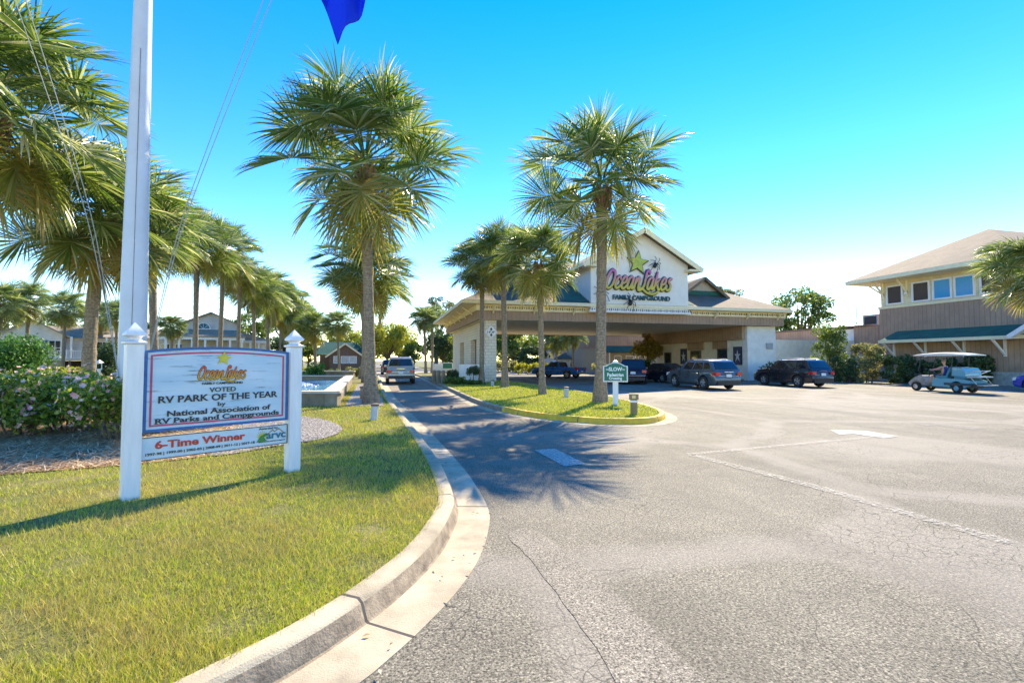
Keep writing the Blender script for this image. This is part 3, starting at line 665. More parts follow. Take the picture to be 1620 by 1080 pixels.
for i, (px, d, w, h, lab) in enumerate([(75, 50, 3.6, .95, 'clipped yellow green hedge under the cottage porch, left length'), (118, 52, 3.2, .9, 'clipped yellow green hedge under the cottage porch, right length'), (-6, 52, 4, .8, 'clipped hedge at the left edge beyond the roses')]):
    shrub('hedge', lab, 'hedge', px, d, w, h, LEAF_Y, 95 + i, 3500, .1, dp=1.2, flat=.3, stems=5, group='clipped hedges by the cottages')
shrub('shrub', 'dense dark shrub behind the flagpole by the lamp post', 'shrub', 168, 48, 2.6, 3.6, LEAF_D, 99, 4500, .12)
# ================================================================ BUILDINGS
def hip(name, x0, x1, y0, y1, z, pitch, mat, trim, parent, fh=.22):
    w, d = x1 - x0, y1 - y0; h = min(w, d) / 2; zr = z + h * pitch; mb = MB()
    if w >= d: r0, r1 = (x0 + h, (y0 + y1) / 2, zr), (x1 - h, (y0 + y1) / 2, zr)
    else: r0, r1 = ((x0 + x1) / 2, y0 + h, zr), ((x0 + x1) / 2, y1 - h, zr)
    c = [(x0, y0, z), (x1, y0, z), (x1, y1, z), (x0, y1, z)]
    if w >= d: fs = [(0, 1, 5, 4), (1, 2, 5), (2, 3, 4, 5), (3, 0, 4)]
    else: fs = [(0, 1, 4), (1, 2, 5, 4), (2, 3, 5), (3, 0, 4, 5)]
    mb.add(c + [r0, r1], fs + [(0, 3, 2, 1)]); ro = mb.build(name, mat, parent)
    f = MB(); e = .04
    for a, b in (((x0 - e, y0), (x1 + e, y0)), ((x0 - e, y1), (x1 + e, y1))): f.box(((a[0] + b[0]) / 2, a[1], z - fh / 2), (b[0] - a[0], .08, fh))
    for a, b in (((x0, y0 + e), (x0, y1 - e)), ((x1, y0 + e), (x1, y1 - e))): f.box((a[0], (a[1] + b[1]) / 2, z - fh / 2), (.08, b[1] - a[1], fh))
    f.build('fascia', trim, ro); return ro
def solid(name, mat, parent, *boxes):
    m = MB()
    for (x0, x1, y0, y1, z0, z1) in boxes: m.box(((x0 + x1) / 2, (y0 + y1) / 2, (z0 + z1) / 2), (x1 - x0, y1 - y0, z1 - z0))
    return m.build(name, mat, parent)
def window_x(x, y0, y1, z0, z1, parent, glass=None, name='window', fw=.09, d=-1):
    """window in a wall that faces -x (d=-1): pane plus a frame that stands proud"""
    p = solid(name, glass or GLASS, parent, (x - .02, x + .03, y0, y1, z0, z1))
    solid('frame', WHITE, p, (x - .07, x, y0 - fw, y0, z0 - fw, z1 + fw), (x - .07, x, y1, y1 + fw, z0 - fw, z1 + fw), (x - .068, x, y0, y1, z1, z1 + fw), (x - .09, x, y0, y1, z0 - fw, z0)); return p
def window_y(x0, x1, y, z0, z1, parent, glass=None, fw=.09, bars=0, name='window'):
    p = solid(name, glass or GLASS, parent, (x0, x1, y - .02, y + .03, z0, z1))
    bx = [(x0 - fw, x0, y - .07, y, z0 - fw, z1 + fw), (x1, x1 + fw, y - .07, y, z0 - fw, z1 + fw), (x0, x1, y - .068, y, z1, z1 + fw), (x0, x1, y - .09, y, z0 - fw, z0)]
    for k in range(bars): xx = x0 + (x1 - x0) * (k + 1) / (bars + 1); bx.append((xx - .025, xx + .025, y - .05, y - .021, z0, z1))
    if bars: zz = (z0 + z1) / 2; bx.append((x0, x1, y - .046, y - .023, zz - .025, zz + .025))
    solid('frame', WHITE, p, *bx); return p

# ---- the drive-through entrance canopy with its gable
can = thing('entrance_canopy', 'long cream and brown drive through entrance canopy with a tall white gable', 'canopy')
BLOCK, t, b = newmat('painted_block'); co = obc(t); br = nd(t, 'ShaderNodeTexBrick', Scale=1.0); sx = nd(t, 'ShaderNodeSeparateXYZ'); cx = nd(t, 'ShaderNodeCombineXYZ'); t.links.new(co, sx.inputs[0])
ad = nd(t, 'ShaderNodeMath', operation='ADD'); t.links.new(sx.outputs[0], ad.inputs[0]); t.links.new(sx.outputs[1], ad.inputs[1]); t.links.new(ad.outputs[0], cx.inputs[0]); t.links.new(sx.outputs[2], cx.inputs[1]); t.links.new(cx.outputs[0], br.inputs['Vector'])
br.inputs['Brick Width'].default_value = .42; br.inputs['Row Height'].default_value = .205; br.inputs['Mortar Size'].default_value = .012
br.inputs['Color1'].default_value = (.76, .66, .50, 1); br.inputs['Color2'].default_value = (.82, .72, .56, 1); br.inputs['Mortar'].default_value = (.47, .41, .33, 1)
t.links.new(mix(t, .4, br.outputs[0], ramp(t, noise(t, co, .8, 5), [(.3, .75), (.7, 1.1)]), 'MULTIPLY'), b.inputs['Base Color']); b.inputs['Roughness'].default_value = .9; bump(t, b, br.outputs[1], -.4, .02)
pw = solid('pillar_wall', BLOCK, can, (6.7, 7.5, 33.4, 36.9, 0, 5), (6.7, 7.5, 39.5, 43.2, 0, 5), (6.7, 7.5, 45.5, 50.6, 0, 5), (6.7, 7.5, 36.9, 39.5, 3.3, 5), (6.7, 7.5, 43.2, 45.5, 3.3, 5))
solid('recess_panel', M('brown_recess', (.20, .15, .11), .8, .2), pw, (7.05, 7.3, 36.9, 39.5, 0, 3.3)); solid('recess_panel', M('brown_recess', (.2, .15, .11)), pw, (7.05, 7.3, 43.2, 45.5, 0, 3.3))
solid('brown_band', BROWN, can, (6.1, 31.9, 33.15, 33.35, 4.5, 5.15), (6.1, 6.3, 33.35, 51.8, 4.5, 5.15), (31.7, 31.9, 33.35, 51.8, 4.5, 5.15), (6.3, 31.7, 51.6, 51.8, 4.5, 5.15))
solid('ceiling', M('ceiling_paint', (.88, .80, .60), .7, .06, .8), can, (6.3, 31.7, 33.35, 51.6, 4.54, 4.6))
fr = solid('frieze', CREAM, can, (6.0, 32.0, 33.05, 33.3, 5.152, 5.56), (6.0, 6.25, 33.3, 51.9, 5.152, 5.56), (31.75, 32.0, 33.3, 51.9, 5.152, 5.56))
m = MB()
for k in range(9):                                              # scrolled eave brackets
    x = 7.2 + k * 3.0
    if 13.5 < x < 23: continue
    MB().bar((x, 33.1, 5.0), (x, 32.65, 5.5), .1, .1).build('bracket', CREAM, can)
for k in range(6): MB().bar((6.05, 35 + k * 3, 5.0), (5.3, 35 + k * 3, 5.5), .1, .1).build('bracket', CREAM, can)
hip('roof', 4.9, 32.1, 32.5, 53, 5.8, .5, TAN, CREAM, can, .24)
solid('soffit', CREAM, can, (5.0, 32.0, 32.6, 52.9, 5.565, 5.6))
# gable
GX, GZ = 18.4, 11.5; sl = .58
gw = MB(); hw = 4.05; zl = GZ - .12 - hw * sl
gw.prism([(GX - hw, 5.16), (GX + hw, 5.16), (GX + hw, zl), (GX, zl + hw * sl), (GX - hw, zl)], 9.0, M=Matrix(((1, 0, 0, 0), (0, 0, 1, 32.55), (0, 1, 0, 0), (0, 0, 0, 1))))
gb = gw.build('gable_wall', M('gable_stucco', (.86, .80, .67), .85, .05, 1.6, bmp=.25), can)
rf = MB(); ov = 4.85
for s in (-1, 1):
    n = Vector((s * sl, 0, 1)).normalized(); th = .2
    a = [Vector((GX, 31.9, GZ)), Vector((GX + s * ov, 31.9, GZ - ov * sl)), Vector((GX + s * ov, 43, GZ - ov * sl)), Vector((GX, 43, GZ))]
    lo = [p - Vector((0, 0, th)) for p in a]; rf.add(a + lo, [(0, 1, 2, 3), (7, 6, 5, 4), (0, 4, 5, 1), (1, 5, 6, 2), (2, 6, 7, 3)])
gr = rf.build('gable_roof', TAN, can)
rk = MB()
for s in (-1, 1):
    rk.bar((GX + s * .02, 31.86, GZ - .2), (GX + s * (ov + .05), 31.86, GZ - .2 - (ov + .03) * sl), .07, .36)
    rk.box((GX + s * 4.35, 32.3, GZ - ov * sl - .2), (1.2, .85, .14)); rk.bar((GX + s * (ov + .02), 31.95, GZ - .12 - ov * sl), (GX + s * (ov + .02), 43, GZ - .12 - ov * sl), .06, .26)
rk.build('rake_board', CREAM, gr)
cc = MB()
cc.box((GX, 32.5, 5.3), (2 * hw + .3, .16, .24)); cc.build('ledge', WHITE, gb)
m = MB()
for k in range(150):
    x = 6.4 + k * 25.3 / 149
    yy = 32.36 if abs(x - GX) < hw + .2 else 32.98
    zz = 5.44 if yy < 32.5 else 5.42
    m.box((x, yy + .02, zz - .05), (.045, .045, .08 + .05 * (k % 3)))
m.build('light_string', M('dark_bulbs', (.12, .10, .07), .5), can)
# green metal skirts and little vent gablets on the front slope
def slope_z(y): return 5.8 + (y - 32.5) * .5
for x0, x1 in ((12.2, 14.25), (22.45, 23.1)):
    mb = MB(); mb.add([(x0, 32.7, slope_z(32.7) + .03), (x1, 32.7, slope_z(32.7) + .03), (x1, 36.4, slope_z(36.4) + .03), ((x0 + x1) / 2, 36.4, slope_z(36.4) + .03)], [(0, 1, 2, 3)]); mb.build('green_skirt', GREENROOF, can)
for xc in (9.6, 25.6):
    y0 = 35.2; z0 = slope_z(y0); w = 1.9; h = 1.35
    g_ = MB(); g_.add([(xc - w, y0, z0), (xc + w, y0, z0), (xc, y0, z0 + h)], [(0, 1, 2)]); g_.add([(xc - w, y0 + .02, z0 - .3), (xc + w, y0 + .02, z0 - .3), (xc + w, y0 + .02, z0), (xc - w, y0 + .02, z0)], [(0, 1, 2, 3)])
    dm = g_.build('vent_gable', M('vent_panel', (.46, .40, .30), .8), can)
    r_ = MB()
    for s in (-1, 1):
        a = [Vector((xc, y0 - .45, z0 + h + .12)), Vector((xc + s * (w + .35), y0 - .45, z0 - .13)), Vector((xc + s * (w + .35), y0 + 1.5, z0 - .05 + .5)), Vector((xc, y0 + 3.2, z0 + h + .12))]
        lo = [p - Vector((0, 0, .12)) for p in a]; r_.add(a + lo, [(0, 1, 2, 3), (7, 6, 5, 4), (0, 4, 5, 1), (1, 5, 6, 2), (2, 6, 7, 3), (3, 7, 4, 0)])
        r_.bar((xc, y0 - .5, z0 + h), (xc + s * (w + .4), y0 - .5, z0 - .3), .06, .22)
    r_.build('gablet_roof', TAN, dm)
    solid('green_base', GREENROOF, dm, (xc - w, xc + w, y0 - .06, y0 - .02, z0 - .02, z0 + .34))

# ---- office at the right end of the canopy
off = thing('office_building', 'cream and brown office wall with doors under the right end of the canopy', 'building')
ow = solid('wall', STUCCO, off, (29.0, 40.0, 33.95, 49, 0, 3.4)); 
solid('corner_wall', M('white_stucco', (.80, .78, .70), .85, .1, 2, bmp=.3), off, (28.8, 31.6, 33.75, 36.2, 0, 4.5), (31.6, 34.5, 34.6, 37.2, 0, 3.4))
solid('brown_band', BROWN, off, (28.55, 28.95, 36.3, 49.2, 3.38, 4.53), (28.5, 28.79, 34.0, 36.3, 3.4, 4.53))
for y0, y1, z1 in ((40.2, 41.6, 2.5), (36.4, 37.6, 2.6), (45.2, 46.2, 2.4)):
    d_ = solid('door', GLASS, off, (28.94, 29.05, y0, y1, .05, z1)); solid('door_frame', BROWN_TRIM, d_, (28.9, 29, y0 - .1, y0, 0, z1 + .1), (28.9, 29, y1, y1 + .1, 0, z1 + .1), (28.9, 29, y0, y1, z1, z1 + .1))
solid('door_valance', BROWN, off, (28.8, 28.99, 39.6, 42.0, 2.65, 3.38)); solid('door_valance', BROWN, off, (28.8, 28.99, 36.25, 38.2, 2.7, 3.38))
solid('column', WHITE, off, (28.2, 28.6, 47.6, 48.1, 0, 3.38))
solid('electric_box', METAL_GREY, off, (30.6, 31.2, 33.62, 33.74, 2.6, 3.1)); solid('step', CONC, off, (28.0, 28.99, 34.2, 48.9, 0, .12))
for y0, y1, lab in ((42.3, 43.4, 'dark blue framed poster left of the office door'), (34.35, 35.35, 'dark blue framed poster on the white corner block')):
    xx = 28.93 if y0 > 40 else 28.73
    p = thing('poster', lab, 'poster', (xx, (y0 + y1) / 2, 2.05), 0, 'posters on the office wall')
    solid('print', M('poster_blue', (.035, .05, .12), .5, .3, 3), p, (-.01, .05, -.45, .45, -.72, .72)); q = MB()
    q.prism([(0, .5), (.1, .12), (.38, .16), (.14, -.05), (.25, -.5), (0, -.2), (-.25, -.5), (-.14, -.05), (-.38, .16), (-.1, .12)], .012, M=Matrix(((0, 0, -1, -.012), (1, 0, 0, 0), (0, 1, 0, 0), (0, 0, 0, 1)))); q.build('figure', M('poster_pale', (.55, .58, .62)), p)
    solid('frame', BLACKP, p, (-.03, .05, -.5, -.45, -.77, .77), (-.03, .05, .45, .5, -.77, .77), (-.03, .05, -.45, .45, .72, .77), (-.03, .05, -.45, .45, -.77, -.72))
# ---- wing seen through the canopy
wg = thing('shop_wing', 'brown boarded wing with a green awning seen through the canopy', 'building')
solid('wall', M('tan_wall', (.42, .34, .24), .85, .12), wg, (26.8, 42, 56, 70, 0, 3.3)); solid('brown_upper_wall', BROWN, wg, (26.75, 42, 55.9, 70, 3.3, 5.25)); 
m = MB(); m.add([(26.4, 54.6, 2.75), (34, 54.6, 2.75), (34, 55.88, 3.5), (26.4, 55.88, 3.5), (26.4, 54.6, 2.6), (34, 54.6, 2.6), (34, 55.88, 2.6), (26.4, 55.88, 2.6)], [(0, 1, 2, 3), (4, 5, 1, 0), (4, 0, 3, 7), (1, 5, 6, 2), (7, 6, 5, 4)]); m.build('awning', GREENROOF, wg)
for x0, x1 in ((27.9, 28.7), (29.5, 30.4), (31.2, 32.0)): window_y(x0, x1, 55.99, .5, 2.2, wg)
solid('awning_post', WHITE, wg, (26.5, 26.62, 54.65, 54.77, 0, 2.6), (30, 30.12, 54.65, 54.77, 0, 2.6))

# ---- low link building
lk = thing('link_building', 'low flat roofed white and brown building between the canopy and the two storey building', 'building')
solid('wall', M('white_stucco', (.7, .7, .66)), lk, (40, 52, 32.5, 47, 0, 4.45)); solid('brown_band', BROWN, lk, (39.7, 39.98, 36.3, 47, 2.95, 4.55), (39.75, 39.98, 30.9, 33.6, 2.2, 4.55)); solid('parapet_cap', BROWN_TRIM, lk, (39.6, 52.1, 32.3, 47.1, 4.555, 4.7))
window_x(39.98, 40.6, 41.7, 1.5, 2.7, lk); window_x(39.98, 36.9, 37.9, 1.4, 2.6, lk)
hv = thing('roof_unit', 'grey air unit on the flat roof beside the two storey building', 'air unit', (42, 33.4, 4.7)); solid('casing', METAL_GREY, hv, (-.6, .6, -.7, .7, 0, 1.0)); solid('grille', BLACKP, hv, (-.63, -.605, -.55, .55, .15, .85))
an = thing('antenna', 'thin antenna mast on the flat roof left of the air unit', 'antenna', (43, 36.0, 4.7)); MB().tube([(0, 0, 0), (-.05, 0, 2.4)], .04, 6).build('mast', BROWN_TRIM, an); MB().tube([(-.4, 0, 0), (0, 0, .6), (.4, 0, 0)], .03, 5).build('strut', BROWN_TRIM, an)

# ---- two storey building on the right, facing the drive
tb = thing('two_storey_building', 'two storey building with tan hip roof, cream upper floor and brown boarded wall', 'building')
XW = 38.95
solid('brown_wall', BROWN, tb, (XW, 60, 21.1, 30.66, .9, 5.87)); solid('upper_wall', boards('cream_siding', (.78, .67, .40), .16, 2, .7, .75), tb, (XW + .08, 60, 21.2, 30.55, 5.872, 8.0))
solid('stone_base', M('stone_base', (.42, .40, .33), .9, .3, 5, bmp=.6, bscale=12), tb, (XW - .12, 60, 21.0, 30.7, 0, .898)); solid('sill_band', CREAM, tb, (XW - .07, XW + .07, 21.1, 30.7, 5.8, 6.0))
for (y0, y1, gl) in ((28.9, 29.95, GLASS), (26.95, 28.0, GLASS), (25.5, 26.55, SKYGLASS), (24.1, 25.15, SKYGLASS), (22.6, 23.6, GLASS)): window_x(XW + .08, y0, y1, 6.2, 7.5, tb, gl, fw=.12)
hip('roof', 37.4, 62, 19.6, 32.2, 8.25, .52, TAN, CREAM, tb, .3); solid('soffit', CREAM, tb, (37.5, 61.9, 19.7, 32.1, 7.93, 7.97))
m = MB()
for y in (30.3, 28.45, 22.1):
    m = MB(); m.bar((XW + .05, y, 6.9), (XW - .95, y, 7.9), .1, .12); m.bar((XW + .02, y, 6.6), (XW + .02, y, 7.9), .1, .1); m.build('bracket', CREAM, tb)
m = MB(); m.bar((XW + .6, 30.6, 6.9), (XW + .6, 31.9, 7.9), .1, .1); m.build('bracket', CREAM, tb)
aw = MB(); a0, a1 = 20.6, 29.75
aw.add([(XW - 1.25, a0, 3.2), (XW - 1.25, a1, 3.2), (XW, a1 - .5, 3.95), (XW, a0, 3.95), (XW - 1.25, a0, 3.1), (XW - 1.25, a1, 3.1), (XW, a1, 3.1), (XW, a0, 3.1)], [(0, 3, 2, 1), (4, 0, 1, 5), (5, 1, 2, 6), (7, 3, 0, 4), (4, 5, 6, 7)])
ao = aw.build('awning', GREENROOF, tb); solid('fascia', CREAM, ao, (XW - 1.3, XW - 1.252, a0, a1 + .05, 3.0, 3.22), (XW - 1.252, XW, a1 + .002, a1 + .05, 2.98, 3.2))
k_ = MB()
for y in (29.5, 27.2, 24.7, 22.4): k_ = MB(); k_.bar((XW - .05, y, 2.0), (XW - 1.2, y, 3.02), .1, .14); k_.bar((XW - .06, y, 1.9), (XW - .06, y, 3.05), .12, .12); k_.bar((XW - 1.2, y, 3.05), (XW, y, 3.05), .1, .1); k_.build('bracket', WHITE, ao)
pr = MB()                                                       # little porch gable at the right end of the awning
for s in (-1, 1): pr.add([(XW - 1.9, 19.6, 4.35), (XW - 1.9, 19.6 + s * 1.5, 3.25), (XW, 19.6 + s * 1.5, 3.25), (XW, 19.6, 4.35), (XW - 1.9, 19.6, 4.2), (XW - 1.9, 19.6 + s * 1.5, 3.1), (XW, 19.6 + s * 1.5, 3.1), (XW, 19.6, 4.2)], [(0, 1, 2, 3), (4, 7, 6, 5), (0, 4, 5, 1), (1, 5, 6, 2)]); pr.bar((XW - 1.93, 19.6, 4.2), (XW - 1.93, 19.6 + s * 1.55, 3.1), .08, .24)
pr.build('porch_gable', WHITE, tb)
lp = MB(); lp.lathe([(.02, 0), (.1, .03), (.1, .15), (.03, .2)], (XW - .1, 28.45, 6.75), 10); lp.build('wall_lamp', WHITE, tb)

# ---- houses on the left
SIDING = boards('grey_blue_siding', (.60, .58, .54), .18, 2, .7, .75, .12); SIDEW = boards('white_siding', (.78, .72, .60), .18, 2, .7, .78, .12)
def gable(mb_w, mb_r, xc, hw, y0, y1, ze, za, oh=.4, fo=.5):
    mb_w.prism([(xc - hw, 0), (xc + hw, 0), (xc + hw, ze), (xc, za), (xc - hw, ze)], y1 - y0, M=Matrix(((1, 0, 0, 0), (0, 0, 1, y0), (0, 1, 0, 0), (0, 0, 0, 1))))
    s_ = (za - ze) / hw
    for s in (-1, 1):
        a = [Vector((xc, y0 - fo, za + .12)), Vector((xc + s * (hw + oh), y0 - fo, ze + .12 - oh * s_)), Vector((xc + s * (hw + oh), y1 + fo, ze + .12 - oh * s_)), Vector((xc, y1 + fo, za + .12))]
        lo = [p - Vector((0, 0, .14)) for p in a]; mb_r.add(a + lo, [(0, 1, 2, 3), (7, 6, 5, 4), (0, 4, 5, 1), (1, 5, 6, 2), (2, 6, 7, 3)])
def rails(x0, x1, y, z, parent, step=.16):
    m = MB(); m.box(((x0 + x1) / 2, y, z + .95), (x1 - x0, .08, .08)); m.box(((x0 + x1) / 2, y, z + .1), (x1 - x0, .06, .07)); x = x0
    while x < x1: m.box((x, y, z + .52), (.045, .04, .8)); x += step
    for x in np.arange(x0, x1 + .1, 2.4): m.box((x, y, z + .55), (.13, .13, 1.1))
    return m.build('railing', WHITE, parent)
p = base_at(57, 58); h1 = thing('cottage', 'white cottage on stilts with a railed porch and blue shutters', 'house', p, facing(p))
w, r_ = MB(), MB(); gable(w, r_, -.4, 2.9, 0, 7, 4.55, 6.3); w2 = w.build('wall', SIDEW, h1); 
r_.add([(2.2, 1.2, 4.4), (12, 1.2, 4.4), (12, 5, 6.0), (.5, 5, 6.0), (12, 9, 4.4), (.5, 9, 4.4)], [(0, 1, 2, 3), (3, 2, 4, 5)]); r_.add([(6, -.8, 4.5), (11.5, -.8, 4.5), (11.5, 2.2, 5.2), (6.4, 2.2, 5.2), (6, -.8, 4.35), (11.5, -.8, 4.35)], [(0, 1, 2, 3), (4, 5, 1, 0)]); r_.build('roof', GREYROOF, h1)
solid('side_wall', SIDEW, h1, (2.52, 11.6, 2, 8.5, 1.7, 4.4)); window_y(-.9, .1, -.02, 2.2, 3.7, h1); window_y(1.1, 2.1, -.02, 2.2, 3.9, h1, bars=1); window_y(5.6, 6.8, 1.98, 2.2, 3.9, h1, bars=1); window_y(8.2, 9.2, 1.98, 2.2, 3.9, h1, bars=1)
solid('shutter', M('navy_shutter', (.05, .06, .22)), h1, (.55, .95, -.06, -.01, 2.15, 3.95), (2.25, 2.6, -.06, -.01, 2.15, 3.95))
solid('deck', M('deck_wood', (.5, .47, .42)), h1, (-.2, 11.6, -2.0, -.02, 1.45, 1.72), (2.55, 11.6, -.02, 1.98, 1.45, 1.72)); rails(.2, 11.5, -1.95, 1.72, h1)
for x in (2.9, 6.2, 8.6, 11.2): solid('porch_post', WHITE, h1, (x, x + .2, -1.9, -1.7, 1.72, 4.4))
for x in (.2, 2.8, 5.4, 8, 10.6): solid('stilt', BROWN_TRIM, h1, (x, x + .25, -1.7, -1.45, 0, 1.45))
solid('skirting', M('dark_skirting', (.06, .05, .045), .9, .4), h1, (-.2, 11.5, .3, .4, 0, 1.44))
p = base_at(332, 56); h2 = thing('grey_house', 'grey blue house with arched gable window and long columned porch', 'house', p, facing(p))
w, r_ = MB(), MB(); gable(w, r_, 0, 2.75, 0, 9, 5.7, 7.0, .45, .45); w.build('wall', SIDING, h2)
r_.add([(-5.6, -2.2, 4.25), (3.5, -2.2, 4.25), (3.0, 0, 4.9), (-5.2, 0, 4.9), (-5.6, -2.2, 4.1), (3.5, -2.2, 4.1)], [(0, 1, 2, 3), (4, 5, 1, 0)]); r_.add([(2.78, .5, 5.0), (6.4, .5, 4.0), (6.4, 9, 4.0), (2.78, 9, 5.0), (6.4, .5, 3.85), (2.78, .5, 3.9)], [(0, 1, 2, 3), (0, 5, 4, 1)]); r_.build('roof', GREYROOF, h2)
aw_ = MB(); aw_.prism([(.62 * math.cos(a), .62 * math.sin(a)) for a in np.linspace(0, math.pi, 14)], .06, M=Matrix(((1, 0, 0, -.7), (0, 0, -1, -.0), (0, 1, 0, 5.15), (0, 0, 0, 1)))); ao_ = aw_.build('arched_window', glassy('teal_glass', (.03, .15, .2)), h2)
q = MB(); q.tube([(-.7 + .66 * math.cos(a), -.06, 5.15 + .66 * math.sin(a)) for a in np.linspace(0, math.pi, 14)], .05, 6); q.box((-.7, -.06, 5.12), (1.45, .08, .08))
for a in (.8, 1.57, 2.34): q.bar((-.7, -.07, 5.15), (-.7 + .6 * math.cos(a), -.07, 5.15 + .6 * math.sin(a)), .035, .03)
q.build('frame', WHITE, ao_)
solid('lower_wall', SIDEW, h2, (-5.2, 6.3, .4, 9, 0, 3.95)); solid('porch_beam', WHITE, h2, (-5.5, 3.4, -2.15, -1.95, 3.8, 4.08), (3.0, 6.3, .0, .35, 3.6, 3.85)); 
for x in np.arange(-5.4, 3.3, 1.2): solid('column', WHITE, h2, (x, x + .22, -2.15, -1.93, 0, 3.8))
for x in (4.0, 4.9, 5.8): solid('column', WHITE, h2, (x, x + .2, .02, .22, 0, 3.6))
for x in (-4.6, -3.3, -1.9, -.6, .7, 1.9): window_y(x, x + .7, .38, 1.2, 3.3, h2)
solid('band', M('teal_band', (.06, .2, .27)), h2, (-2.7, 2.7, -.05, .0, 4.92, 5.06))
p = base_at(546, 72); h3 = thing('brown_cottage', 'small brown gabled cottage with three white windows and a green roof', 'house', p, facing(p))
w, r_ = MB(), MB(); gable(w, r_, 0, 2.2, 0, 6, 2.35, 3.95, .4, .5); w.build('wall', M('brown_shake', (.20, .13, .09), .9, .3, 5), h3); 
r_.add([(-4.2, 1.2, 2.4), (4.6, 1.2, 2.4), (4.2, 4.2, 4.35), (-3.4, 4.2, 4.35)], [(0, 1, 2, 3)]); r_.build('roof', GREENROOF, h3); q = MB()
for s in (-1, 1): q.bar((0, -.55, 3.98), (s * 2.75, -.55, 1.98), .07, .24)
q.build('rake_board', CREAM, h3); solid('side_wall', M('brown_shake', (.2, .13, .09)), h3, (-3.6, 4, 1.6, 6, 0, 2.4))
for x0, x1 in ((-1.55, -1.0), (-.5, .4), (.65, 1.55)): window_y(x0, x1, -.01, 1.15, 2.05, h3, glassy('bright_window', (.35, .4, .45), .2), .1)
p = base_at(880, 78, 0); h4 = thing('distant_house', 'pale distant house with a dormer seen beyond the blue pickup', 'house', p, facing(p))
w, r_ = MB(), MB(); gable(w, r_, 0, 1.9, 0, 5, 3.0, 4.1, .3, .3); w.build('wall', SIDEW, h4); r_.build('roof', GREYROOF, h4); window_y(-1.2, -.4, -.01, 2.0, 3.0, h4); window_y(.2, 1.0, -.01, 2.0, 3.0, h4)
p = base_at(945, 72, 0); h5 = thing('long_shed', 'long low tan roofed building seen under the canopy', 'building', p, facing(p))
solid('wall', SIDEW, h5, (-6, 6, 0, 5, 0, 1.9)); m = MB(); m.add([(-6.4, -.6, 1.95), (6.4, -.6, 2.2), (6.4, 3, 3.1), (-5, 3, 2.9), (-6.4, -.6, 1.8), (6.4, -.6, 2.05)], [(0, 1, 2, 3), (4, 5, 1, 0)]); m.build('roof', TAN, h5); window_y(-4, -3, -.01, .7, 1.6, h5); window_y(1, 2, -.01, .7, 1.6, h5)
# lot-side fence with green sign, far beyond the lane
p = base_at(703, 58, .05); fn = thing('white_fence', 'low white fence carrying nothing but a green board, beyond the lane', 'fence', p, facing(p)); fn['label'] = 'low white fence beyond the lane, left of the canopy wall'
m = MB(); [m.box((x, 0, .7), (.14, .14, 1.4)) for x in (-1.3, -.4, .5, 1.4)]; m.build('post', WHITE, fn); solid('panel', WHITE, fn, (-1.3, 1.4, -.03, .03, .3, 1.2))
gs = thing('fence_sign', 'small green board fixed on the white fence', 'sign', p + Vector((.35, -.25, .65)), facing(p)); solid('board', M('sign_green', (.015, .16, .09), .5), gs, (-.55, .55, -.05, 0, 0, .62)); solid('frame', WHITE, gs, (-.62, -.55, -.06, 0, -.05, .68), (.55, .62, -.06, 0, -.05, .68), (-.55, .55, -.058, 0, .62, .68), (-.55, .55, -.058, 0, -.05, 0))
# planting round the buildings
shrub('shrub', 'dark rounded shrub against the white corner block', 'shrub', 1238, 37.5, 2.9, 1.75, LEAF_D, 120, 4500, .08, 0)
shrub('climbing_vine', 'tall loose vine covering the low building wall', 'vine', 1314, 38.5, 3.3, 4.75, LEAF_G, 121, 7000, .085, 0, dp=.9, clumps=70, stems=14)
shrub('shrub', 'dark shrub under the tall vine', 'shrub', 1338, 36.0, 2.0, 2.2, LEAF_D, 122, 3800, .08, 0, dp=1.2)
shrub('shrub', 'cream variegated shrub beside the brown boarded wall', 'shrub', 1371, 36.2, 2.7, 3.1, LEAF_V, 123, 6000, .085, 0, dp=1.4, flat=.3)
shrub('shrub', 'dark broad hedge shrub below the green awning', 'shrub', 1426, 35, 3.6, 2.2, LEAF_D, 124, 6500, .085, 0, dp=1.3, flat=.3)
shrub('shrub', 'dark hedge shrub behind the golf cart', 'shrub', 1492, 33.6, 2.9, 1.9, LEAF_D, 125, 5500, .085, 0, dp=1.1, flat=.3)
shrub('shrub', 'dark tall shrub behind the rear of the golf cart', 'shrub', 1553, 32.2, 2.2, 2.25, LEAF_D, 126, 4500, .085, 0, dp=1.0, flat=.3)
tree('tree', 'small yellow leaved tree beside the office column', 'tree', 1024, 52, 524, 29, LEAF_O, 130, .3, 5000, .1, 0, 28, None, 1.1)
shrub('shrub', 'dark round shrub under the small yellow tree', 'shrub', 1012, 50, 2.4, 2.0, LEAF_D, 131, 2500, .1, 0)
for i, (px, d, w, h, lf, lab) in enumerate([(845, 57, 6, 1.5, LEAF_Y, 'low yellow green bushes along the far kerb left of the pickup'), (965, 57, 4.5, 1.6, LEAF_V, 'pale flowering bushes along the far kerb right of the pickup'), (790, 60, 5, 1.7, LEAF_V, 'pale bushes beyond the canopy pillar')]):
    shrub('shrub', lab, 'shrub', px, d, w, h, lf, 132 + i, 3500, .12, 0, dp=1.6, flat=.4)
shrub('topiary_shrub', 'clipped round topiary on a bare stem before the lattice screen', 'shrub', 748, 31.2, .8, 1.25, LEAF_D, 140, 1800, .05, LZ, bare=.48, clumps=18, stems=3)
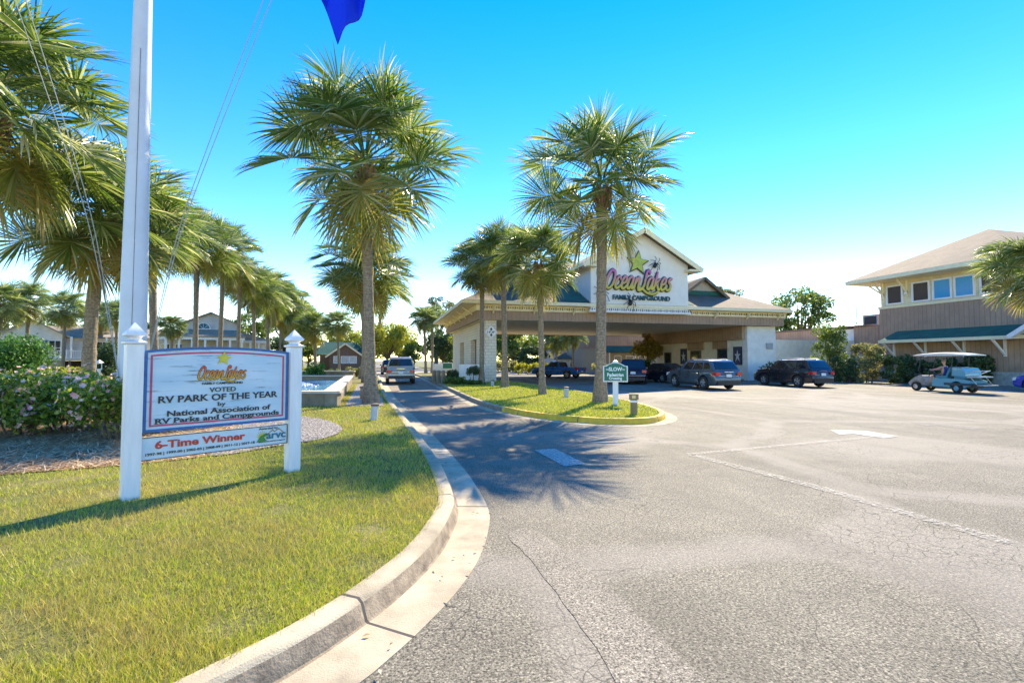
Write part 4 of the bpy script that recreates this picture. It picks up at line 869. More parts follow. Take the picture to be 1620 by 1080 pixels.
for i, (px, d, w, h, lab) in enumerate([(719, 30.5, 1.3, .55, 'spiky liriope clump nearest the lane kerb'), (733, 30.6, 1.3, .3, 'liriope clump below the lattice screen'), (717, 34.5, 1.0, .9, 'dark green bush behind the liriope clump'), (752, 30.4, 1.2, .26, 'low liriope at the foot of the topiary')]):
    shrub('border_plant', lab, 'plant', px, d, w, h, LEAF_D if i == 2 else LEAF_G, 142 + i, 1600, .07, group='plants by the lattice screen')
# ================================================================ SIGNS AND STREET FURNITURE
def txt(s, w, h, x, z, y, mat, parent, bold=.012, name='lettering', depth=.006, shear=0, serif=False):
    """lettering in the local x-z plane that reads from -y; w = width, h = height of the whole line, (x, z) its centre"""
    cu = bpy.data.curves.new('t', 'FONT'); cu.body = s; cu.size = 1; cu.offset = bold; cu.extrude = .01; cu.resolution_u = 3; cu.shear = shear
    o = bpy.data.objects.new('t', cu); C.objects.link(o); dg = bpy.context.evaluated_depsgraph_get(); dg.update()
    me = bpy.data.meshes.new_from_object(o.evaluated_get(dg)); bpy.data.objects.remove(o); bpy.data.curves.remove(cu)
    a = np.empty(len(me.vertices) * 3); me.vertices.foreach_get('co', a); a = a.reshape(-1, 3)
    mn, mx = a.min(0), a.max(0); q = (a - (mn + mx) / 2) / (mx - mn)
    b = np.stack([x + q[:, 0] * w, y - q[:, 2] * depth, z + q[:, 1] * h], 1); me.vertices.foreach_set('co', b.astype(np.float32).ravel())
    me.materials.clear(); me.materials.append(mat); me.update(); me.name = name
    if serif:
        bm = bmesh.new(); bm.from_mesh(me); sw, shh = h * .13, h * .085
        for zl, up in ((z + h / 2, -1), (z - h / 2, 1)) if s.isupper() else ((z - h / 2 if not set('pgyq') & set(s) else z - h * .27, 1), (z + h / 2, -1)):
            xs = sorted(set(np.round(b[np.abs(b[:, 2] - zl) < h * .012, 0], 4))); grp = []
            for q_ in xs:
                if grp and q_ - grp[-1][-1] < h * .34: grp[-1].append(q_)
                else: grp.append([q_])
            for gq in grp:
                if len(gq) <= 3 and .05 * h < gq[-1] - gq[0]:
                    x0, x1 = gq[0] - sw, gq[-1] + sw
                    f_ = [bm.verts.new((xx, y - depth * .55, zz)) for xx, zz in ((x0, zl), (x1, zl), (x1, zl + up * shh), (x0, zl + up * shh))]; bm.faces.new(f_)
        bm.to_mesh(me); bm.free()
    return link(name, me, parent)
GL = {'O': ([[(.48, .98), (.26, .97), (.08, .62), (.08, .2), (.26, .0), (.48, .18), (.56, .6), (.47, .93), (.34, .9)]], .64),
 'c': ([[(.38, .46), (.26, .66), (.1, .5), (.05, .22), (.15, .02), (.32, .08), (.42, .22)]], .42),
 'e': ([[(.07, .26), (.3, .38), (.33, .58), (.2, .67), (.07, .46), (.06, .16), (.18, .0), (.36, .1), (.44, .24)]], .42),
 'a': ([[(.36, .58), (.22, .67), (.06, .46), (.06, .1), (.2, .02), (.34, .3), (.38, .64), (.36, .2), (.42, .02), (.52, .18)]], .5),
 'n': ([[(.07, .64), (.05, .3), (.04, .0)], [(.05, .22), (.2, .6), (.31, .6), (.31, .25), (.34, .02), (.46, .14)]], .46),
 'L': ([[(.5, .82), (.42, 1.03), (.26, .98), (.24, .6), (.22, .2), (.06, -.02), (-.1, -.06), (-.02, .08), (.2, .0), (.6, -.2), (1.05, -.22), (1.35, -.06)]], .42),
 'k': ([[(.1, 1.0), (.07, .5), (.05, .0)], [(.38, .62), (.1, .32), (.24, .24), (.38, .0), (.46, .1)]], .46),
 's': ([[(.36, .66), (.2, .62), (.14, .46), (.3, .3), (.3, .08), (.14, .0), (.02, .1)]], .38)}
def script_word(s, x0, z0, W, H, y, r, fill, line, parent, shear=.22, dep=.5):
    adv = sum(GL[c][1] if c != ' ' else .02 for c in s); kx = W / adv
    for nm, rr, m, yo in (('letter_outline', r * 1.5, line, 0), ('letter_face', r, fill, -r * dep * 1.0)):
        mb = MB(); cx_ = 0
        for c in s:
            if c == ' ': cx_ += .02; continue
            for st in GL[c][0]:
                P = spline([((cx_ + px) * kx + pz * H * shear, 0, pz * H) for px, pz in st], 5); base = len(mb.v); n = len(P)
                mb.tube(P, [rr * (.55 + .45 * min(1, i / 3, (n - 1 - i) / 3)) for i in range(n)], 8)
                mb.v[base:] = [(x0 + v[0], y + yo + v[1] * dep, z0 + v[2]) for v in mb.v[base:]]
            cx_ += GL[c][1]
        mb.build(nm, m, parent)
def zgrad(name, stops, z0, z1):
    m, t, b = newmat(name); sx = nd(t, 'ShaderNodeSeparateXYZ'); t.links.new(obc(t), sx.inputs[0]); mr = nd(t, 'ShaderNodeMapRange')
    mr.inputs[1].default_value = z0; mr.inputs[2].default_value = z1; t.links.new(sx.outputs[2], mr.inputs[0]); t.links.new(ramp(t, mr.outputs[0], stops), b.inputs['Base Color']); b.inputs['Roughness'].default_value = .5; return m
def star_prism(mb, x, z, r, y, d, rot=0, inner=.45):
    P = [(x + (r if k % 2 == 0 else r * inner) * math.sin(k * math.pi / 5 + rot), z + (r if k % 2 == 0 else r * inner) * math.cos(k * math.pi / 5 + rot)) for k in range(10)]
    mb.prism(P, d, M=Matrix(((1, 0, 0, 0), (0, 0, -1, y), (0, 1, 0, 0), (0, 0, 0, 1))))
INK = M('black_ink', (.02, .025, .03), .5, .1); STARY = M('star_yellow', (.62, .52, .04), .5, .15, 8)

# ---- the painted welcome sign between two white posts
dv = SIGN_R - SIGN_L; span = dv.length; K = span / 1.88; mid = (SIGN_L + SIGN_R) / 2
sg = thing('welcome_sign', 'weathered pale blue wooden award sign hung between two white posts', 'sign', (mid.x, mid.y, LZ), math.atan2(dv.y, dv.x))
pwid = .165 * K; hx = span / 2
for s in (-1, 1):
    m = MB(); m.box((s * hx, 0, .895 * K - .05), (pwid, pwid, 1.79 * K + .1)); po = m.build('post', WHITE, sg)
    q = MB(); z = 1.79 * K; c_ = pwid / 2
    def sq(r0): return [(s * hx + a * r0, b_ * r0) for a, b_ in ((-1, -1), (1, -1), (1, 1), (-1, 1))]
    lv = [(c_ * 1.0, z + .001), (c_ * 1.28, z + .012), (c_ * 1.28, z + .03), (c_ * .8, z + .045), (c_ * .62, z + .065), (c_ * .8, z + .085), (c_ * 1.2, z + .1), (c_ * 1.2, z + .118), (c_ * .55, z + .19), (.004, z + .245)]
    vs = [(x, y, zz * 1) for r_0, zz in lv for x, y in sq(r_0)]; q.add(vs, [(i * 4 + j, i * 4 + (j + 1) % 4, i * 4 + 4 + (j + 1) % 4, i * 4 + 4 + j) for i in range(len(lv) - 1) for j in range(4)])
    q.build('finial', WHITE, po)
bw = span - pwid - .03; bx = bw / 2; z0, z1, arch = .755 * K, 1.72 * K, .055 * K
WOODB, t, b = newmat('weathered_sign_wood'); co = obc(t)
f = noise(t, co, 9, 6, .7, (.22, 1, 3.2)); f2 = noise(t, co, 3.0, 3, .5, (.5, 1, 2.2))
c = ramp(t, f2, [(.3, (.44, .60, .68)), (.7, (.64, .73, .76))])
c = mix(t, ramp(t, f, [(.58, 0.0), (.66, .75), (.75, .9)]), c, (.15, .18, .19)); t.links.new(c, b.inputs['Base Color']); b.inputs['Roughness'].default_value = .75; bump(t, b, f, .3, .01)
def arch_poly(ins):
    P = [(-bx + ins, z0 + ins), (bx - ins, z0 + ins)]; n = 18
    for k in range(n + 1):
        x = (bx - ins) * (1 - 2 * k / n); P.append((x, z1 - ins + arch * (1 - (x / bx) ** 2)))
    return P
MX = lambda y: Matrix(((1, 0, 0, 0), (0, 0, 1, y), (0, 1, 0, 0), (0, 0, 0, 1)))
bd = MB().prism(arch_poly(0), .05, M=MX(-.025)).build('board', WOODB, sg)
def border(i0, i1, y, name, mat):
    a, b_ = arch_poly(i0), arch_poly(i1); n = len(a); m = MB()
    m.add([(p[0], y, p[1]) for p in a] + [(p[0], y, p[1]) for p in b_] + [(p[0], y + .012, p[1]) for p in a] + [(p[0], y + .012, p[1]) for p in b_],
          [(i, (i + 1) % n, n + (i + 1) % n, n + i) for i in range(n)] + [(2 * n + i, 2 * n + (i + 1) % n, (i + 1) % n, i) for i in range(n)] + [(n + i, n + (i + 1) % n, 3 * n + (i + 1) % n, 3 * n + i) for i in range(n)])
    m.build(name, mat, bd)
border(-.004, .026, -.034, 'blue_border', M('border_blue', (.04, .13, .34), .6, .2, 20)); border(.055, .074, -.031, 'red_border', M('border_red', (.50, .07, .14), .6, .25, 20))
zt = z1 + arch * .9; BHt = zt - z0
def row(f0, f1): return zt - (f0 + f1) / 2 * BHt, (f1 - f0) * BHt
yy = -.03
for s_, w_, f0, f1 in (('VOTED', .185, .505, .565), ('RV PARK OF THE YEAR', .83, .588, .672), ('by', .055, .695, .76), ('National Association of', .72, .765, .835), ('RV Parks and Campgrounds', .86, .852, .935)):
    zc, h_ = row(f0, f1); txt(s_, w_ * bw, h_, 0 if s_ != 'by' else -.01, zc, yy, INK, bd, .022 if w_ > .3 else .012, serif=True)
zc, h_ = row(.438, .468); txt('FAMILY CAMPGROUND', .285 * bw, h_, 0, zc, yy, INK, bd, .02)
zc, h_ = row(.24, .40); script_word('Ocean Lakes', -.178 * bw, zc - h_ / 2, .335 * bw, h_, -.03, .0085, zgrad('orange_script', [(0, (.62, .36, .02)), (.5, (.62, .22, .02)), (1, (.66, .08, .03))], zc - h_ / 2, zc + h_ / 2), M('dark_red_outline', (.16, .03, .02)), bd)
zc, h_ = row(.06, .21); q = MB(); star_prism(q, 0, zc, h_ * .62, -.028, .01, .12); q.build('star', STARY, bd)
# lower award panel
pz0, pz1 = .42 * K, .692 * K; lp_ = MB().box((0, 0, (pz0 + pz1) / 2), (span - pwid + .002, .03, pz1 - pz0)).build('award_panel', M('panel_pale_blue', (.60, .70, .74), .5, .06), sg)
ph = pz1 - pz0; pwd = span - pwid
m = MB()
for z in (pz0 + .004, pz1 - .004): m.box((0, -.017, z), (pwd - .004, .008, .009))
for x in (-pwd / 2 + .006, pwd / 2 - .006): m.box((x, -.017, (pz0 + pz1) / 2), (.009, .007, ph - .02))
m.build('edge_line', INK, lp_)
REDI = M('red_ink', (.56, .05, .03), .5, .1); TEAL = M('teal_ink', (.02, .16, .24), .5); GRN = M('leaf_green_ink', (.05, .22, .04), .5)
txt('6-Time Winner', .585 * pwd, ph * .36, -.125 * pwd, pz0 + ph * .63, -.019, REDI, lp_, .03)
txt('1997-98 | 1999-00 | 2002-03 | 2008-09 | 2011-12 | 2017-18', .71 * pwd, ph * .15, -.115 * pwd, pz0 + ph * .23, -.019, INK, lp_, .012)
txt('Awarded by', .15 * pwd, ph * .14, .345 * pwd, pz0 + ph * .86, -.019, INK, lp_, .008)
txt('arvc', .155 * pwd, ph * .27, .405 * pwd, pz0 + ph * .46, -.021, TEAL, lp_, .02); txt('National Association of RV Parks & Campgrounds', .21 * pwd, ph * .07, .375 * pwd, pz0 + ph * .2, -.019, INK, lp_, .01)
q = MB(); lx, lz = .30 * pwd, pz0 + ph * .44
q.prism([(lx + ph * .2 * math.cos(a), lz + ph * .22 * math.sin(a)) for a in np.linspace(0, math.pi, 12)], .004, M=MX(-.022))
for a in np.linspace(.15, 3.0, 9): q.bar((lx + ph * .23 * math.cos(a), -.02, lz + ph * .25 * math.sin(a)), (lx + ph * .31 * math.cos(a), -.02, lz + ph * .33 * math.sin(a)), .005, .004)
q.build('logo_sun', STARY, lp_)
q = MB(); q.prism([(lx - ph * .3, lz - ph * .22), (lx - ph * .1, lz + ph * .08), (lx + ph * .16, lz + ph * .2), (lx + ph * .3, lz + ph * .14), (lx + ph * .05, lz), (lx + ph * .2, lz - ph * .2)], .004, M=MX(-.025)); q.build('logo_hill', GRN, lp_)
q = MB(); 
for a, b_ in (((.34, .62), (.375, .82)), ((.375, .82), (.395, .72)), ((.395, .72), (.425, .86)), ((.425, .86), (.47, .62))): q.bar((a[0] * pwd, -.02, pz0 + ph * (a[1] - .03)), (b_[0] * pwd, -.02, pz0 + ph * (b_[1] - .06)), .006, .008)
q.build('logo_ridge', M('ridge_brown', (.32, .16, .06)), lp_)
m = MB()
for s in (-1, 1):
    for z in (z0 + .12, z1 - .12): m.box((s * (bx + .012), 0, z), (.03, .03, .05))
m.build('bracket', METAL_GREY, sg)

# ---- flagpole with yardarm, halyards and the blue flag
fb = base_at(209, 10.6); fp = thing('flagpole', 'tall tapering white metal flagpole with a yardarm behind the welcome sign', 'flagpole', fb)
rot_f = facing(fb); ux = Vector((math.cos(-YAW), math.sin(-YAW), 0))
m = MB(); m.tube([(0, 0, -.1), (0, 0, 3.2), (0, 0, 8.4), (0, 0, 15)], [.265, .245, .185, .12], 20)
for z in (4.1, 6.05): m.lathe([(.244 - .0115 * (z - 3.2) + .004, z - .03), (.244 - .0115 * (z - 3.2) + .008, z), (.244 - .0115 * (z - 3.2) + .004, z + .03)], n=20)
POLEM = M('pole_white', (.62, .64, .66), .38, .08, 1.5); pole = m.build('pole', POLEM, fp)
ya = ux * 3.75; m = MB(); m.tube([-ya * 1.0 + Vector((0, 0, 11.5)), Vector((0, 0, 11.5)), ya + Vector((0, 0, 11.5))], [.045, .07, .045], 10); m.build('yardarm', POLEM, fp)
m = MB(); m.lathe([(.02, 15.0), (.16, 15.08), (.2, 15.2), (.14, 15.34), (.0, 15.4)], n=14); m.build('ball_finial', M('gold_ball', (.6, .42, .1), .3, .1, metal=.8), fp)
seam = MB().bar(tuple(-Vector(fb).normalized() * .0 + Vector((.08, -.243, 2.2))), (.06, -.182, 8.4), .006, .01).build('seam', BLACKP, fp)
ROPE = M('rope', (.38, .37, .33), .9, .1)
toc = -Vector((fb.x, fb.y, 0)).normalized() * .35
for s, off in ((-1, 0), (-1, .3), (1, 0), (1, .22)):
    a_ = ux * (s * (.24)) + toc + Vector((0, 0, 1.0)); e_ = ux * (s * (3.6 - off)) + Vector((0, 0, 11.48)); mm = (a_ + e_) / 2 + ux * (-s * .28)
    P = [a_, a_ * .7 + e_ * .3 + ux * (-s * .3), mm, a_ * .3 + e_ * .7 + ux * (-s * .18), e_]; MB().tube(spline(P, 4), .009, 5).build('halyard', ROPE, fp)
fl0 = PD(537, 75, 8.6); wf, nfx, nfz = .9, 16, 22; V = []; 
for j in range(nfz + 1):
    for i in range(nfx + 1):
        u, v = i / nfx, j / nfz                                  # swallow pointed lower end, heavy vertical folds
        half = .5; tip = .42
        lowz = abs(u - tip) / (tip if u < tip else 1 - tip); zb = (1.02 if u > tip else 1.15) * lowz ** (1.0 if u > tip else .78) * .86
        zz = zb + (2.6 - zb) * v; V.append(fl0 + ux * ((u - .46) * wf * (.96 + .04 * v)) + FH * (.10 * math.sin(u * 9 + v) + .05 * math.sin(u * 17 + 2 * v)) + Vector((0, 0, zz)))
F = [(j * (nfx + 1) + i, j * (nfx + 1) + i + 1, (j + 1) * (nfx + 1) + i + 1, (j + 1) * (nfx + 1) + i) for j in range(nfz) for i in range(nfx)]
mbf = MB(); mbf.add([Vector(v) for v in V], F, 0, True); FLAGM = foliage('flag_cloth', [(0, (.006, .06, .9)), (1, (.01, .08, .95))], None, .6, .6)
fo = mbf.build('flag', FLAGM); tag(fo, 'bright blue flag hanging in a point from the flagpole yardarm', 'flag'); so = fo.modifiers.new('thick', 'SOLIDIFY'); so.thickness = .008
cl_ = MB().tube([fl0 + ux * -.41 + Vector((0, 0, 1.2)), fl0 + ux * -.41 + Vector((0, 0, 3.6))], .008, 5).build('hoist_line', ROPE, fo)

# ---- fountain
WALLT = M('fountain_wall', (.30, .235, .15), .9, .3, 2.5, bmp=.3); CAPM = M('fountain_cap', (.60, .52, .42), .8, .12, 3)
A = G(300, 642.5, LZ); B_ = G(533, 642.5, LZ); Cc = G(558, 605, LZ); Dd = G(330, 605, LZ)
ft = thing('fountain', 'low tan walled fountain basin with pale cap behind the welcome sign', 'fountain', (0, 0, LZ)); H_ = .42
def wall_seg(mb, a, b_, th, z0_, z1_): d = (b_ - a).normalized(); n_ = Vector((-d.y, d.x, 0)) * th; mb.add([(p.x, p.y, z) for z in (z0_, z1_) for p in (a, b_, b_ + n_, a + n_)], [(0, 1, 5, 4), (1, 2, 6, 5), (2, 3, 7, 6), (3, 0, 4, 7), (4, 5, 6, 7), (3, 2, 1, 0)])
m = MB(); wall_seg(m, A, B_, .38, 0, H_); wall_seg(m, B_, Cc, .38, 0, H_ + .001); wall_seg(m, Cc, Dd, .38, 0, H_); m.build('basin_wall', WALLT, ft)
m = MB(); e = .06
def grow(p, q, r): d = (q - p).normalized(); return p - d * r, q + d * r
for k, (a, b_) in enumerate(((A, B_), (B_, Cc), (Cc, Dd))):
    d = (b_ - a).normalized(); n_ = Vector((-d.y, d.x, 0)); wall_seg(m, a - n_ * e - d * .02, b_ - n_ * e + d * .05, .52, H_ + .003 + .004 * k, H_ + .075 + .004 * k)
m.build('cap', CAPM, ft)
WAT, t, b = newmat('fountain_water'); co = pos(t); f = noise(t, co, 3.5, 6, .7); f2 = noise(t, co, 1.2, 4, .6)
t.links.new(ramp(t, f2, [(.4, (.05, .16, .24)), (.58, (.14, .32, .42)), (.68, (.6, .68, .72))]), b.inputs['Base Color']); b.inputs['Roughness'].default_value = .12; bump(t, b, f, .9, .12)
wa = MB(); wa.add([(p.x, p.y, .2) for p in (A, B_, Cc, Dd)], [(0, 1, 2, 3)]); w_o = wa.build('water', WAT, ft)
fc = G(478, 617, LZ); r2 = random.Random(4); m = MB()
for k in range(70):
    a = r2.uniform(0, 6.28); rr = r2.uniform(.0, .9) ; x, y = fc.x + rr * math.cos(a), fc.y + rr * math.sin(a); hh = r2.uniform(.02, .22) * (1.2 - rr)
    m.lathe([(.03 + .05 * r2.random(), .19), (.05, .2 + hh * .6), (.0, .2 + hh)], (x, y, 0), 6)
m.build('foam', M('foam', (.8, .82, .84), .4, .05), w_o)
pa, pb = G(440, 601, LZ), G(558, 601, LZ); bp = thing('planter_wall', 'low tan planter wall behind the fountain', 'wall', (0, 0, LZ)); m = MB(); wall_seg(m, pa + Vector((0, .6, 0)), pb + Vector((0, .6, 0)), .35, 0, .62); m.build('wall', WALLT, bp)
m = MB(); wall_seg(m, pa + Vector((0, .55, 0)), pb + Vector((.05, .55, 0)), .45, .624, .7); m.build('cap', CAPM, bp)
shrub('fern_plant', 'bright green feathery plant in front of the planter wall', 'plant', 497, 36.5, 1.6, 1.35, LEAF_L, 160, 2200, .09, clumps=14)
for i, (px, w, h, lf, lab) in enumerate([(478, 2.2, .7, LEAF_Y, 'yellow flowering plants on the planter left end'), (520, 2.0, .5, LEAF_G, 'low green plants along the planter under the cottage'), (560, 1.8, .7, LEAF_V, 'pale plants at the right end of the planter')]):
    shrub('border_plant', lab, 'plant', px, 45, w, h + .3, lf, 161 + i, 1300, .09, dp=1.0)
# ---- path lights
def path_light(label, px, py, h, w, col, lean=0, hood=None, z=LZ):
    p = G(px, py, z); t_ = thing('path_light', label, 'path light', p, facing(p), 'path lights on the lawns'); m = MB()
    m.tube([(0, 0, -.05), (lean * .5, 0, h * .5), (lean, 0, h)], [w * .5, w * .5, w * .5], 14); m.build('post', col, t_); m = MB()
    if hood: m.box((lean, 0, h + .09), (w * 1.35, w * 1.3, .16)); hd = m.build('hood', hood, t_); solid('lens', M('warm_lens', (.75, .62, .25), .3), hd, (-.05 + lean, .05 + lean, -w * .68, -w * .64, h + .04, h + .13)); solid('band', WHITE, t_, (-w * .52 + lean, w * .52 + lean, -w * .52, w * .52, h - .07, h - .01))
    else: m.lathe([(w * .56, h), (w * .6, h + .02), (w * .6, h + .05), (w * .3, h + .07)], (lean, 0, 0), 14); m.build('cap', BROWN_TRIM, t_)
GREYP = M('grey_plastic_post', (.50, .54, .53), .6, .1); TANP = M('tan_post', (.36, .31, .2), .7, .2)
path_light('leaning grey path light in front of the tallest palm', 591, 664.5, .36, .175, GREYP, .03)
path_light('brown path light just behind the tallest palm', 575, 630, .42, .26, TANP)
path_light('square brown path light with a warm lens at the island tip', 1003, 656, .42, .19, M('bronze', (.26, .19, .08), .6, .15), 0, M('bronze', (.26, .19, .08)))
path_light('pale path light between the shortest island palm and the slow sign', 896, 628, .36, .2, GREYP)
path_light('small path light beside the second island palm', 779, 610.5, .3, .2, GREYP)
for i, (px, lab) in enumerate([(687, 'left stone bollard of the three beside the lane'), (694, 'middle stone bollard of the three beside the lane'), (701.5, 'right stone bollard of the three beside the lane')]):
    p = base_at(px, 32.5 - i * .7, 0.14); t_ = thing('stone_bollard', lab, 'bollard', p, 0, 'stone bollards beside the lane'); MB().tube([(0, 0, -.05), (0, 0, .72)], [.145, .14], 14).build('shaft', CONC_D, t_); MB().lathe([(.14, .72), (.155, .74), (.15, .80), (.09, .86), (0, .88)], n=14).build('cap', CONC_D, t_)
# lattice screen
p = base_at(747, 32.6, LZ); ls = thing('lattice_screen', 'white lattice screen between the topiary and the canopy pillar', 'screen', p, facing(p)); m = MB()
for k in range(-14, 22):
    for s in (-1, 1):
        x0 = -.82 + k * .13; a, b_ = Vector((x0, .01 * s, .08)), Vector((x0 + s * 1.1, .01 * s, 1.18)); t0, t1 = 0, 1
        for lim, sg_ in ((-.82, -1), (.82, 1)):
            da, db = (a.x - lim) * sg_, (b_.x - lim) * sg_
            if da > 0 and db > 0: t0, t1 = 1, 0
            elif da > 0: t0 = max(t0, da / (da - db))
            elif db > 0: t1 = min(t1, da / (da - db))
        if t1 - t0 > .03: m.bar(a.lerp(b_, t0), a.lerp(b_, t1), .012, .05)
m.build('lattice', WHITE, ls); solid('frame', WHITE, ls, (-.88, -.82, -.05, .05, 0, 1.25), (.82, .88, -.05, .05, 0, 1.25), (-.82, .82, -.04, .04, 1.18, 1.24), (-.82, .82, -.04, .04, .02, .08)); solid('side_panel', WHITE, ls, (-.82, -.1, -.03, -.021, .08, 1.18))
# lantern box post on the left lawn
p = base_at(157, 40, LZ); t_ = thing('lantern_post', 'short white lantern post between rose bushes and dark shrub', 'lantern', p, facing(p)); solid('post', WHITE, t_, (-.12, .12, -.12, .12, 0, .75)); solid('lantern_frame', WHITE, t_, (-.2, .2, -.2, .2, .75, .82), (-.2, .2, -.2, .2, 1.25, 1.33), *[(x - .03, x + .03, y - .03, y + .03, .82, 1.25) for x in (-.17, .17) for y in (-.17, .17)]); MB().lathe([(.3, 1.33), (.05, 1.55), (0, 1.58)], n=4).build('roof', WHITE, t_)
# ---- green slow sign
p = G(974, 641, LZ); ss = thing('slow_sign', 'green wooden SLOW pedestrian crossing sign with white edge on a white post', 'sign', p, facing(p)); d_ = (p - CAM).dot(FH); u_ = d_ / FPX
MB().box((0, 0, 68 * u_ / 2 - .05), (8.5 * u_, 8.5 * u_, 68 * u_ + .1)).build('post', WHITE, ss); MB().lathe([(6 * u_, 68 * u_), (6 * u_, 69 * u_), (3 * u_, 70.5 * u_), (0, 71.5 * u_)], n=4, M=Matrix.Rotation(R(45), 3, 'Z')).build('cap', WHITE, ss)
def sbd(i):
    w, zb, zs, ar = 19 * u_ - i, 37 * u_ + i, 62 * u_ - i * .5, 5 * u_; P = [(-w, zb), (w, zb), (w, zs)]
    for k in range(13):
        x = w * .78 * (1 - k / 6); P.append((x, zs + .3 * u_ + ar * (1 - (x / (w * .78)) ** 2)))
    P.append((-w, zs)); return P
yb = -5 * u_; sb = MB().prism(sbd(0), .05, M=MX(yb - .02)).build('board', WHITE, ss); MB().prism(sbd(1.9 * u_), .008, M=MX(yb - .03)).build('green_face', M('sign_green', (.015, .16, .09)), sb)
WINK = M('white_ink', (.85, .87, .84), .5, .02); yq = yb - .032
txt('~SLOW~', 29 * u_, 6 * u_, 0, 57 * u_, yq, WINK, sb, .03); txt('Pedestrian', 25 * u_, 5.6 * u_, 0, 48.3 * u_, yq, WINK, sb, .035); txt('Crossing', 20 * u_, 5.6 * u_, 0, 42.3 * u_, yq, WINK, sb, .035)
# ---- clearance diamond on the canopy pillar
p = PD(776.5, 525, 33.9); ds = thing('clearance_sign', 'white diamond clearance sign on the canopy pillar front', 'sign', (7.1, 33.36, p.z), 0); rr = .47
m = MB(); m.prism([(0, -rr), (rr, 0), (0, rr), (-rr, 0)], .04, M=MX(-.04)); db = m.build('plate', WHITE, ds)
m = MB()
for s in (-1, 1): m.prism([(-.1, s * .16), (.1, s * .16), (0, s * .34)], .006, M=MX(-.048)); m.box((0, -.046, s * .13), (.07, .006, .08))
m.build('arrow', INK, db); txt("14'-8\"", .56, .15, 0, 0, -.046, INK, db, .02)
ar_ = MB(); ar_.bar((.42, 0, .12), (.42, -.0, -.4), .04, .04)
# ---- channel letters on the gable, three big toy spiders
ws = thing('gable_sign', 'pink and yellow script sign with a yellow star on the white gable', 'sign', (0, 0, 0)); yg = 32.52
script_word('Ocean Lakes', 15.35, 6.95, 5.45, 1.38, yg - .06, .098, zgrad('pink_yellow_script', [(.1, (.66, .52, .06)), (.42, (.62, .32, .16)), (.75, (.60, .20, .33)), (1, (.52, .14, .34))], 6.9, 8.4), M('dark_teal_outline', (.02, .05, .055)), ws, .25, .8)
txt('FAMILY CAMPGROUND', 4.75, .36, 18.45, 6.32, yg - .03, M('dark_teal_letters', (.015, .09, .11), .5), ws, .03, 'tagline', .1)
q = MB(); star_prism(q, 18.1, 8.93, .98, yg - .02, .1, .1); q.build('star_edge', INK, ws); q = MB(); star_prism(q, 18.08, 8.95, .84, yg - .13, .05, .1); q.build('star', M('star_lime', (.45, .5, .06), .5, .25, 5), ws)
for i, (x, z, rot_, sc_, lab) in enumerate([(19.55, 8.85, .3, .62, 'big black toy spider beside the yellow star on the gable'), (15.15, 6.5, -.5, .72, 'big black toy spider left of the tagline on the gable'), (17.45, 5.95, .1, .68, 'big black toy spider below the tagline on the gable')]):
    t_ = thing('toy_spider', lab, 'spider decoration', (x, yg - .1, z), 0, 'toy spiders on the gable'); m = MB()
    m.lathe([(0, -.32), (.13, -.27), (.2, -.12), (.18, 0), (.07, .08), (.11, .13), (.11, .22), (0, .3)], n=12, M=Matrix.Rotation(rot_, 3, 'Y') @ Matrix.Scale(sc_ * 1.2, 3)); m.build('body', BLACKP, t_)
    for k in range(8):
        s = 1 if k % 2 else -1; a = R((62, 22, -20, -58)[k // 2]); L = sc_ * (1.05, .8, .8, 1.1)[k // 2]; rr2 = Matrix.Rotation(rot_, 3, 'Y')
        P = [Vector((s * .08, 0, .05)), Vector((s * math.cos(a) * L * .5, -.22, math.sin(a) * L * .5 + .12)), Vector((s * math.cos(a * 1.15) * L, .03, math.sin(a * 1.25) * L))]; MB().tube(spline([rr2 @ q_ for q_ in P], 4), .022, 5).build('leg', BLACKP, t_)
# ================================================================ VEHICLES
def paint(name, col, metal=.3, rough=.28):
    if name in _cache: return _cache[name]
    m, t, b = newmat(name); co = obc(t); b.inputs['Base Color'].default_value = (*col, 1); b.inputs['Metallic'].default_value = metal; b.inputs['Coat Weight'].default_value = .8; b.inputs['Coat Roughness'].default_value = .04
    t.links.new(ramp(t, noise(t, co, 3, 4), [(.3, rough * .8), (.7, rough * 1.3)]), b.inputs['Roughness']); _cache[name] = m; return m
CGLASS = glassy('car_glass', (.015, .02, .022), .04, .9)
def wheel(parent, x, y, r, w, s):
    m = MB(); pr = [(r * .62, -w / 2), (r * .9, -w / 2), (r * .985, -w * .38), (r, -w * .2), (r, w * .2), (r * .985, w * .38), (r * .9, w / 2), (r * .62, w / 2), (r * .6, 0), (r * .62, -w / 2)]
    m.lathe(pr, (x, y, r), 24, axis='Y'); t_ = m.build('wheel', RUBBER, parent); q = MB()
    q.lathe([(0, 0), (r * .6, 0), (r * .64, w * .4), (r * .58, w * .42), (r * .55, w * .28), (r * .2, w * .33), (0, w * .36)], (x, y, r), 20, axis='Y', M=Matrix.Scale(s, 3, (0, 1, 0)))
    for k in range(5):
        a = k * 1.2566 + .3; q.bar((x + r * .1 * math.cos(a), y + s * w * .40, r + r * .1 * math.sin(a)), (x + r * .56 * math.cos(a), y + s * w * .43, r + r * .56 * math.sin(a)), r * .15, w * .1)
    q.build('rim', ALLOY, t_); q = MB()
    for k in range(5):
        a = k * 1.2566 + .3 + .628; q.lathe([(0, 0), (r * .13, 0), (r * .13, .006), (0, .007)], (x + r * .4 * math.cos(a), y + s * w * .335, r + r * .4 * math.sin(a)), 8, axis='Y', M=Matrix.Scale(s, 3, (0, 1, 0)))
    q.build('hub_gap', BLACKP, t_)
